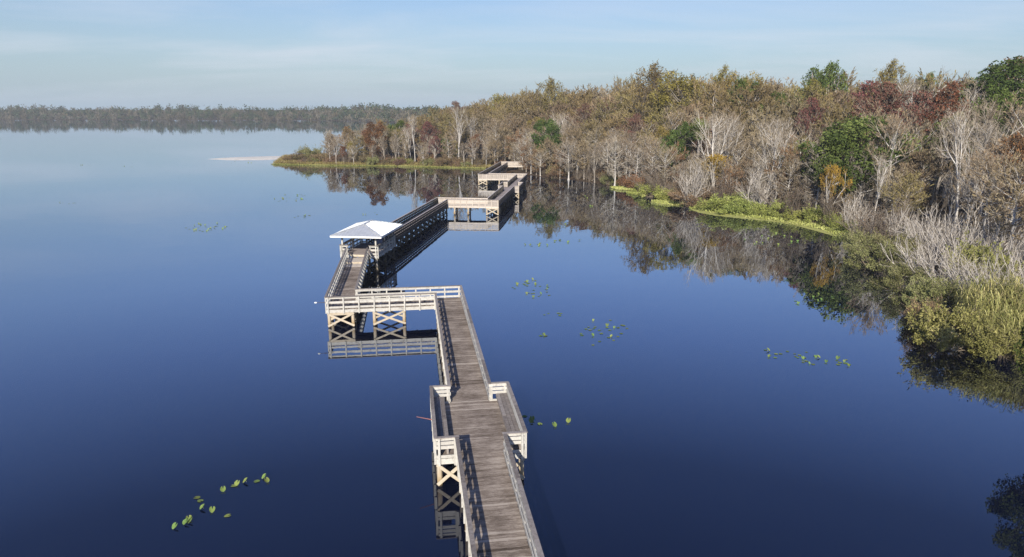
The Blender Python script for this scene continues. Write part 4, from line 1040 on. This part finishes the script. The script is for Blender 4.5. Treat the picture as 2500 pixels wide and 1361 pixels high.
for px, Y, yt, k, sx, lab in [
    (2150, 71, 585, 'bush_a', 1.15, 'largest olive-green leafy bush at the water right of the green mat'), (2105, 78, 560, 'bush_a', .9, 'olive bush at the right end of the bright green mat'),
    (2215, 62, 640, 'bush_a', 1.0, 'olive-green bush in front of the dead shrubs, behind the dark cove'), (2260, 56, 680, 'bush_a', .8, 'dull low bush in the gap between the olive and the bright bushes'),
    (2320, 55, 668, 'bush_a', .9, 'dull olive bush beneath the dead shrubs, left of the reeds'), (2322, 46.5, 748, 'bush_b', 1.0, 'yellow-green leafy bush overhanging the water left of the reeds'),
    (2452, 44.8, 800, 'bush_b', 1.1, 'low yellow-green bush at the foot of the reeds'), (2530, 44.5, 795, 'bush_b', 1.1, 'yellow-green bush at the right edge below the reeds'), (2398, 45.6, 772, 'bush_b', .95, 'yellow-green bush in front of the reeds'), (2265, 51, 735, 'bush_c', .7, 'small dry bush behind the yellow-green overhanging bush'),
    (2190, 74, 560, 'bush_a', .9, 'olive bush mixed among the leftmost dead shrubs'), (2400, 62, 590, 'bush_b', .8, 'green bush showing through the dead shrubs near the right edge')]:
    stand(k, px, Y, yt, lab, 'bush', None, 1.5, sx)
for px, Y, yt, h in [(2428, 48, 712, 1), (2468, 49, 690, 1), (2508, 48, 692, 1), (2455, 47, 722, 1), (2550, 46.5, 712, 1)]:
    stand('reed', px, Y, yt, 'tall yellow-green reed clump bending at the right edge of the shore', 'reeds', 'reed clumps at the right edge', .8)
for px, Y, yt, k, sx, lab in [
    (1590, 133, 454, 'vine_a', 1.23, 'leftmost green vine mound behind the small floating mats'), (1560, 139, 450, 'vine_b', 1.12, 'narrow green vine mound beside the moss-hung cypress'), (1640, 127, 465, 'vine_a', 1.34, 'green vine mound at the tip of the second mat'),
    (1685, 121, 462, 'bush_c', 1.6, 'dark brown bush between the green vine mounds'), (1775, 114, 477, 'vine_a', 1.68, 'tallest bright green vine mound with a dark hollow'), (1820, 111, 489, 'vine_a', 1.40, 'bright vine mound just right of the tallest one'),
    (1745, 117, 489, 'vine_a', 1.01, 'small bright vine mound left of the tallest one'), (1860, 109, 499, 'vine_a', 1.23, 'low vine mound in the middle of the broad mat'), (1905, 107, 492, 'vine_b', 1.34, 'upright vine mound in front of the grey shrubs'),
    (1945, 103.5, 515, 'vine_a', 1.12, 'low vine mound below the orange-leaved tree'), (1990, 101, 507, 'vine_b', 1.23, 'upright vine mound left of the golden tree'), (2035, 97.5, 522, 'vine_b', 1.34, 'vine mound below the golden tree'), (2075, 94, 542, 'vine_a', 1.01, 'rightmost vine mound where the mat narrows'),
    (1350, 172, 428, 'vine_a', .7, 'small green tuft in the dark water right of the boardwalk end')]:
    stand(k, px, Y, yt, lab, 'shrub', None, 1.2, sx)
for px, Y, yt, k, sx, lab in [(757, 224, 355, 'bush_a', 1.1, 'grey-green round bush alone on the tip of the grassy point'), (735, 222, 372, 'bush_c', 1.3, 'reddish low bush left of the lone round bush'), (790, 219, 372, 'bush_c', 1.4, 'reddish low bush right of the lone round bush'), (705, 221, 380, 'bush_c', 1.2, 'outermost brown bush near the start of the sandbar')]:
    stand(k, px, Y, yt, lab, 'bush', None, 1.2, sx)
for i in range(34):
    x, y = random.uniform(-66, -8), 0
    s0 = [yy for yy in np.arange(197, 225, .5) if shore(x, yy) > random.uniform(2.2, 6)]
    if not s0: continue
    plant(random.choice(['bush_c', 'bush_c', 'sh_c', 'bush_b']), x, s0[0], random.uniform(1.1, 2.6), 'low russet brush along the grassy edge of the point', 'bush', 'low brush along the edge of the point')

UW = {'bush_c': 'low brown undergrowth bush', 'sh_c': 'thin grey-brown leafless thicket', 'rbush': 'low rust-orange bush', 'bush_a': 'low dull olive bush'}
n_ = 0
for (x, y), s, px in zip(P_[::7], S_[::7], X_[::7]):
    if n_ >= 75 or s > 11 or px > 2150: continue
    if y > 150 and abs((np.array([x, y]) - P_GH[:2]) @ vC[:2]) < 3.4 and y < 196: continue
    if any((a - x) ** 2 + (b - y) ** 2 < 4.5 for a, b in own_u) if (own_u := globals().setdefault('own_u', [])) else False: continue
    own_u.append((x, y)); n_ += 1
    k = g.choice(['bush_c', 'sh_c', 'rbush', 'bush_a'], p=[.3, .36, .22, .12] if 1195 < px < 1600 else [.38, .42, .06, .14])
    plant(k, x, y, g.uniform(1.5, 3.6), f'{UW[k]} between the trunks {zone(px)}', 'bush' if k != 'sh_c' else 'shrub', 'undergrowth ' + zone(px), z=.0)

# ---- grass and floating mats: nobody could count the blades
def blades(name, pts, hmin, hmax, m, label, w=.05, cat='grass', lean=.35, seed=3):
    g2 = np.random.default_rng(seed); n = len(pts); mb = MB()
    h = g2.uniform(hmin, hmax, n); az = g2.uniform(0, 6.28, n)
    U = np.stack([g2.normal(0, lean, n), g2.normal(0, lean, n), np.ones(n)], 1); U = U / np.linalg.norm(U, axis=1, keepdims=True) * h[:, None] / 2
    V = np.stack([np.cos(az), np.sin(az), 0 * az], 1) * w
    tone = np.clip(.5 + .25 * np.sin(pts[:, 0] * .35) * np.sin(pts[:, 1] * .5 + pts[:, 0] * .2) + g2.normal(0, .2, n), 0, 1)
    mb.quads(pts + U * .9, U, V, tone, 0)
    o = mb.build(name, [m]); tag(o, label, cat, kind='stuff'); return o
def scatter(poly, n, seed, z=.05):
    g2 = np.random.default_rng(seed); lo, hi = poly.min(0), poly.max(0); out = []
    while sum(len(o) for o in out) < n:
        p = g2.uniform(lo, hi, (n * 2, 2)); out.append(p[signed_dist(p, poly) > 0])
    p = np.concatenate(out)[:n]; return np.concatenate([p, np.full((n, 1), z)], 1)
M['marsh'] = leaf_mat('marsh_grass', [(0.115, 0.085, 0.035), (0.21, 0.165, 0.065), (0.30, 0.26, 0.10)], 0, 0)
M['edge'] = leaf_mat('edge_grass', [(0.15, 0.155, 0.04), (0.25, 0.25, 0.075), (0.35, 0.33, 0.13)], 0, 0)
POINT = np.array([(-80, 246), (-73, 214), (-63, 210.8), (-55, 208.9), (-36.4, 207.3), (-22.6, 203.3), (-8, 198.8), (-4, 196), (-5, 203), (-20, 210), (-36, 214), (-55, 220), (-60, 235), (-66, 255)], float)
blades('marsh_grass', scatter(POINT, 26000, 8, .15), .35, 1.15, M['marsh'], 'dry tan and russet marsh grass covering the point', .06)
EDGE = np.array([(-73.5, 213.2), (-63, 209.8), (-55, 207.7), (-36.4, 206.1), (-22.6, 202.0), (-7.5, 197.4), (-7.5, 199), (-22, 204.3), (-36, 208.4), (-55, 210.2), (-63, 212), (-72, 215)], float)
blades('shore_grass', scatter(EDGE, 12000, 9, .0), .12, .5, M['edge'], 'pale green grass fringe along the water edge of the point', .06)
m, t, b = mat('floating_green', 0.85, 0.15)
t.links.new(ramp(t, noise(t, 1.1, 6, 0.7, coord='World'), [(0.3, (0.24, 0.25, 0.07)), (0.55, (0.40, 0.40, 0.13)), (0.8, (0.52, 0.50, 0.20))]), b.inputs['Base Color']); M['float'] = m
MATS = [[(1488, 459), (1520, 456.5), (1562, 462), (1545, 466.5), (1504, 464)], [(1528, 473), (1558, 467), (1592, 466), (1604, 476), (1590, 478.5), (1550, 477)], [(1584, 494), (1615, 489), (1660, 486), (1700, 495), (1655, 502.5), (1612, 500.5)],
        [(1680, 508), (1700, 502), (1780, 498), (1900, 515), (2000, 538), (2080, 556), (2104, 574), (2085, 581.5), (2040, 578), (1990, 560), (1930, 548.5), (1880, 540.5), (1800, 533), (1740, 526), (1706, 520)]]
fm = MB(); allp = []
for k, poly in enumerate(MATS):
    q = np.array([water_point(*p)[:2] for p in poly]); c = q.mean(0)
    # a ragged outline
    out = []
    for a, b2 in zip(q, np.roll(q, -1, 0)):
        nn = max(2, int(np.linalg.norm(b2 - a) / .45)); 
        for j in range(nn): out.append(a + (b2 - a) * j / nn + rng.normal(0, .10, 2))
    out = np.array(out); n = len(out)
    v = np.concatenate([out, c + (out - c) * .8], 0); v = np.concatenate([v, np.concatenate([np.full(n, .006), np.full(n, .03)])[:, None]], 1)
    v = np.concatenate([v, [[c[0], c[1], .032]]])
    fm.add(v, [(i, (i + 1) % n, (i + 1) % n + n, i + n) for i in range(n)]); fm.add(v, [(i + n, (i + 1) % n + n, 2 * n) for i in range(n)])
    d = np.linalg.norm(q.max(0) - q.min(0)); allp.append(scatter(q, int(220 * d), 30 + k, .04))
tag(fm.build('floating_mat', [M['float']]), 'bright yellow-green floating plant mat along the right shore', 'floating plants', kind='stuff')
M['cover'] = leaf_mat('mat_leaf', [(0.19, 0.215, 0.05), (0.32, 0.345, 0.10), (0.46, 0.455, 0.18)], 0, 0)
ap_ = np.concatenate(allp); back = signed_dist(ap_, LAND)
ap_ = ap_[back > -4.0 + rng.normal(0, .8, len(ap_))]
blades('mat_foliage', ap_, .15, .55, M['cover'], 'bright green leafy growth standing on the floating mat', .09, 'floating plants', .6)

# ---- lily pads
M['pad'] = leaf_mat('lily_pad', [(0.085, 0.13, 0.028), (0.155, 0.215, 0.055), (0.25, 0.29, 0.11)], .3, .03)
M['stalk'] = leaf_mat('lily_stalk', [(0.30, 0.28, 0.15), (0.45, 0.42, 0.25)], .1, .01)
def pad_mesh(seed, cup, kind):
    g2 = np.random.default_rng(seed); mb = MB(); n = 20; V = [(0, 0, 0)]
    for ring in (.5, 1):
        for k in range(n + 1):
            a = R(18) + (2 * math.pi - R(36)) * k / n
            r = ring * (1 + .04 * math.sin(3 * a + seed)); x, y = 1.15 * r * math.cos(a), .95 * r * math.sin(a)
            V.append((x, y, cup * r * r * (abs(math.sin(a)) * .9 + .1) + .02 * math.sin(5 * a)))
    mb.add(V, [(0, 1 + k, 2 + k) for k in range(n)], .5)
    mb.add(V, [(1 + k, 2 + n + k, 3 + n + k, 2 + k) for k in range(n)], np.clip(g2.normal(.5, .1, n), 0, 1))
    return mb
def make_pad(raised, seed):
    if not raised:
        return pad_mesh(seed, .05, 0).build('lily_pad', [M['pad']], smooth=True)
    r = empty('lily_pad', (0, 0, 0)); mb = pad_mesh(seed, .35, 1)
    a, b2 = R(38), R(seed * 40)
    for v in mb.v:
        x, z = v[:, 0].copy(), v[:, 2].copy(); v[:, 0] = x * math.cos(a) - z * math.sin(a); v[:, 2] = x * math.sin(a) + z * math.cos(a) + .62
    mb.build('leaf', [M['pad']], r, True)
    s = MB().path([(.4, .1, -.3), (.2, .05, .3), (0, 0, .62)], .07, .06, 5); s.build('stalk', [M['stalk']], r)
    return r
PADS = [(make_pad(False, 1), []), (make_pad(False, 4), []), (make_pad(True, 2), None), (make_pad(True, 5), None)]
PADS = [(o, children(o) if k is None else k) for o, k in PADS]
pad_used = [False] * 4
seed_turn = [0, 0, 0, 0]
def lily(px, py, size, label, group, raised):
    p = water_point(px, py); i = (2 if raised else 0) + random.randint(0, 1)
    o, kids = PADS[i]
    if pad_used[i]: o = copy_tree(o, kids)
    pad_used[i] = True
    o.location = (p[0], p[1], .012 + random.uniform(0, .006)); o.scale = (size / 2,) * 3; o.rotation_euler = (0, 0, (math.pi / 2 - R(seed_turn[i]) + random.uniform(-1.1, 1.1)) if raised else random.uniform(0, 6.28)); tag(o, label, 'lily pad', group)
for px, py, up in [(428, 1289, 1), (454, 1279, 1), (464, 1275, 1), (462, 1271, 1), (495, 1243, 1), (519, 1249, 1), (556, 1260, 0), (481, 1216, 0), (489, 1224, 0), (545, 1199, 1), (580, 1184, 1), (571, 1187, 0), (600, 1178, 1), (627, 1176, 0), (646, 1168, 1), (651, 1177, 1)]:
    lily(px, py, .25, 'bright green lily pad in the loose group at lower left', 'lily pads at lower left', up)
for px, py, up in [(1299, 1026, 1), (1296, 1032, 1), (1318, 1036, 0), (1353, 1041, 1), (1388, 1031, 1), (1281, 1017, 0)]:
    lily(px, py, .28, 'lily pad in the small group right of the bench bay', 'lily pads by the bench bay', up)
CL = [  # centre, half extents, tilt, number, label
    (1297, 706, 58, 24, 0, 32, 'lily pad in the patch right of the crosspiece corner'), (1355, 768, 28, 4, 0, 7, 'lily pad in the short row right of the near boardwalk'), (1322, 820, 12, 5, 0, 3, 'lily pad in the trio right of the near boardwalk'),
    (1474, 812, 60, 36, 0, 27, 'lily pad in the scattered patch in the middle of the right water'), (1968, 875, 120, 15, .13, 32, 'lily pad in the long patch off the yellow-green bush'), (1990, 735, 58, 20, 0, 20, 'lily pad in the patch at the edge of the dark reflection'),
    (502, 555, 54, 11, 0, 26, 'lily pad in the left patch level with the pavilion'), (704, 483, 45, 11, 0, 24, 'lily pad in the wide patch above the pavilion roof'), (740, 529, 28, 4, 0, 9, 'lily pad in the small row left above the pavilion roof'),
    (215, 403, 22, 3, 0, 7, 'lily pad in the far left patch level with the sandbar'), (322, 408, 25, 2, 0, 5, 'lily pad in the thin far row left of the sandbar'), (165, 498, 25, 4, 0, 6, 'lily pad in the leftmost small patch on the lake'), (590, 397, 35, 3, 0, 8, 'lily pad right under the sandbar'),
    (705, 370, 30, 2, 0, 6, 'lily pad behind the sandbar near the lone bush'), (1310, 600, 32, 5, 0, 8, 'lily pad off the tip of the reflected wood'), (1385, 588, 34, 6, 0, 10, 'bright lily pad over the edge of the reflected wood'), (1355, 553, 30, 9, 0, 7, 'lily pad on the dark reflection right of the long boardwalk'),
    (1870, 582, 78, 20, .1, 30, 'bright lily pad on the dark reflection below the broad mat'), (1450, 492, 46, 18, 0, 8, 'lily pad on the dark water left of the floating mats'), (905, 523, 26, 4, 0, 4, 'lily pad beside the long boardwalk near the pavilion')]
for cx_, cy_, ex_, ey_, tl, n, lab in CL:
    i = 0
    while i < n:
        a, b2 = random.uniform(-1, 1), random.uniform(-1, 1)
        if a * a + b2 * b2 > 1: continue
        i += 1
        lily(cx_ + ex_ * a, cy_ + ey_ * b2 + tl * ex_ * a, random.uniform(.18, .28) * (1 if cy_ > 600 else 1.2), lab, lab.replace('lily pad', 'lily pads'), random.random() < .3)

# ---- the far shore: a wood that reads as one mass
def far_wood():
    g2 = np.random.default_rng(77); mb = MB()
    xy = np.array(FAR, float); seg = np.linalg.norm(np.diff(xy, axis=0), axis=1); cum = np.concatenate([[0], np.cumsum(seg)])
    n = 2400; s = g2.uniform(cum[0] + 900, cum[-1], n)
    X, Y = np.interp(s, cum, xy[:, 0]), np.interp(s, cum, xy[:, 1])
    row = g2.integers(-1, 5, n); Y = Y + np.maximum(row, 0) * 14 + np.where(row < 0, 3, g2.uniform(4, 14, n))
    kind = np.where(row >= 2, g2.choice(3, n, p=[.7, .15, .15]), g2.choice(3, n, p=[.34, .40, .26]))      # 0 pine/oak, 1 grey bare, 2 brown
    H = np.where(row < 0, g2.uniform(4, 7, n), np.where(row == 0, g2.uniform(9, 14, n), g2.uniform(14, 18, n) + (row >= 3) * g2.uniform(2, 6, n))) * np.interp(X, [-1300, -300, 0, 200], [.93, .93, .9, .85]) * (1 + .10 * np.sin(X * .021) + .07 * np.sin(X * .057 + 1))
    for i in range(n):
        m = int(kind[i]); k = 100 if m == 0 else 100
        w = g2.uniform(3.2, 5.2) * (1.1 if m == 0 else 1)
        cc = np.array([X[i], Y[i], H[i] * (.62 if m == 0 else .5)]) + g2.normal(0, 1, (k, 3)) * np.array([w * .5, w * .5, H[i] * (.18 if m == 0 else .24)])
        cc[:, 2] = np.clip(cc[:, 2], .5, H[i] + 1)
        U = g2.normal(0, 1, (k, 3)); U /= np.linalg.norm(U, axis=1, keepdims=True)
        if m: U[:, 2] = np.abs(U[:, 2]) + .6
        V = np.cross(U, g2.normal(0, 1, (k, 3))); V /= np.linalg.norm(V, axis=1, keepdims=True)
        sz = g2.uniform(.6, 1.4, (k, 1)) * (1.15 if m == 0 else 1.15)
        mb.quads(cc, U * sz, V * sz * (.75 if m == 0 else .42), np.clip(g2.normal(.5, .12) + g2.normal(0, .15, k), 0, 1), m)
        mb.tubes([[X[i], Y[i], 0]], [[X[i] + g2.normal(0, .5), Y[i], H[i] * .62]], .22, .1, 4, .5, 3)
    o = mb.build('far_wood', [M['far_green'], M['far_grey'], M['far_brown'], M['bark_grey']])
    tag(o, 'long dark wood of pines and bare trees along the far side of the lake', 'wood', kind='stuff')
M['far_green'] = leaf_mat('far_green', [(0.018, 0.030, 0.012), (0.038, 0.058, 0.022), (0.075, 0.095, 0.04)], 0, 0)
M['far_grey'] = leaf_mat('far_grey', [(0.065, 0.057, 0.038), (0.12, 0.105, 0.072), (0.19, 0.168, 0.12)], 0, 0)
M['far_brown'] = leaf_mat('far_brown', [(0.04, 0.035, 0.018), (0.075, 0.062, 0.03), (0.12, 0.095, 0.05)], 0, 0)
far_wood()
# ------------------------------------------------------------------ haze over the lake
hz = MB(); lo, hi = (-3200, -60, -2.0), (900, 1900, 42.0)
v = [(x, y, z) for z in (lo[2], hi[2]) for x, y in ((lo[0], lo[1]), (hi[0], lo[1]), (hi[0], hi[1]), (lo[0], hi[1]))]
hz.add(v, [(3, 2, 1, 0), (4, 5, 6, 7), (0, 1, 5, 4), (1, 2, 6, 5), (2, 3, 7, 6), (3, 0, 4, 7)])
hm = bpy.data.materials.new('haze_air'); hm.use_nodes = True; ht = hm.node_tree
ht.nodes.remove(ht.nodes['Principled BSDF'])
pv = ht.nodes.new('ShaderNodeVolumePrincipled'); pv.inputs['Color'].default_value = (0.86, 0.92, 0.97, 1); pv.inputs['Density'].default_value = 0.0002; pv.inputs['Anisotropy'].default_value = 0.0
ht.links.new(pv.outputs[0], ht.nodes['Material Output'].inputs['Volume'])
tag(hz.build('haze', [hm]), 'thin blue air over the lake', 'haze', kind='stuff')
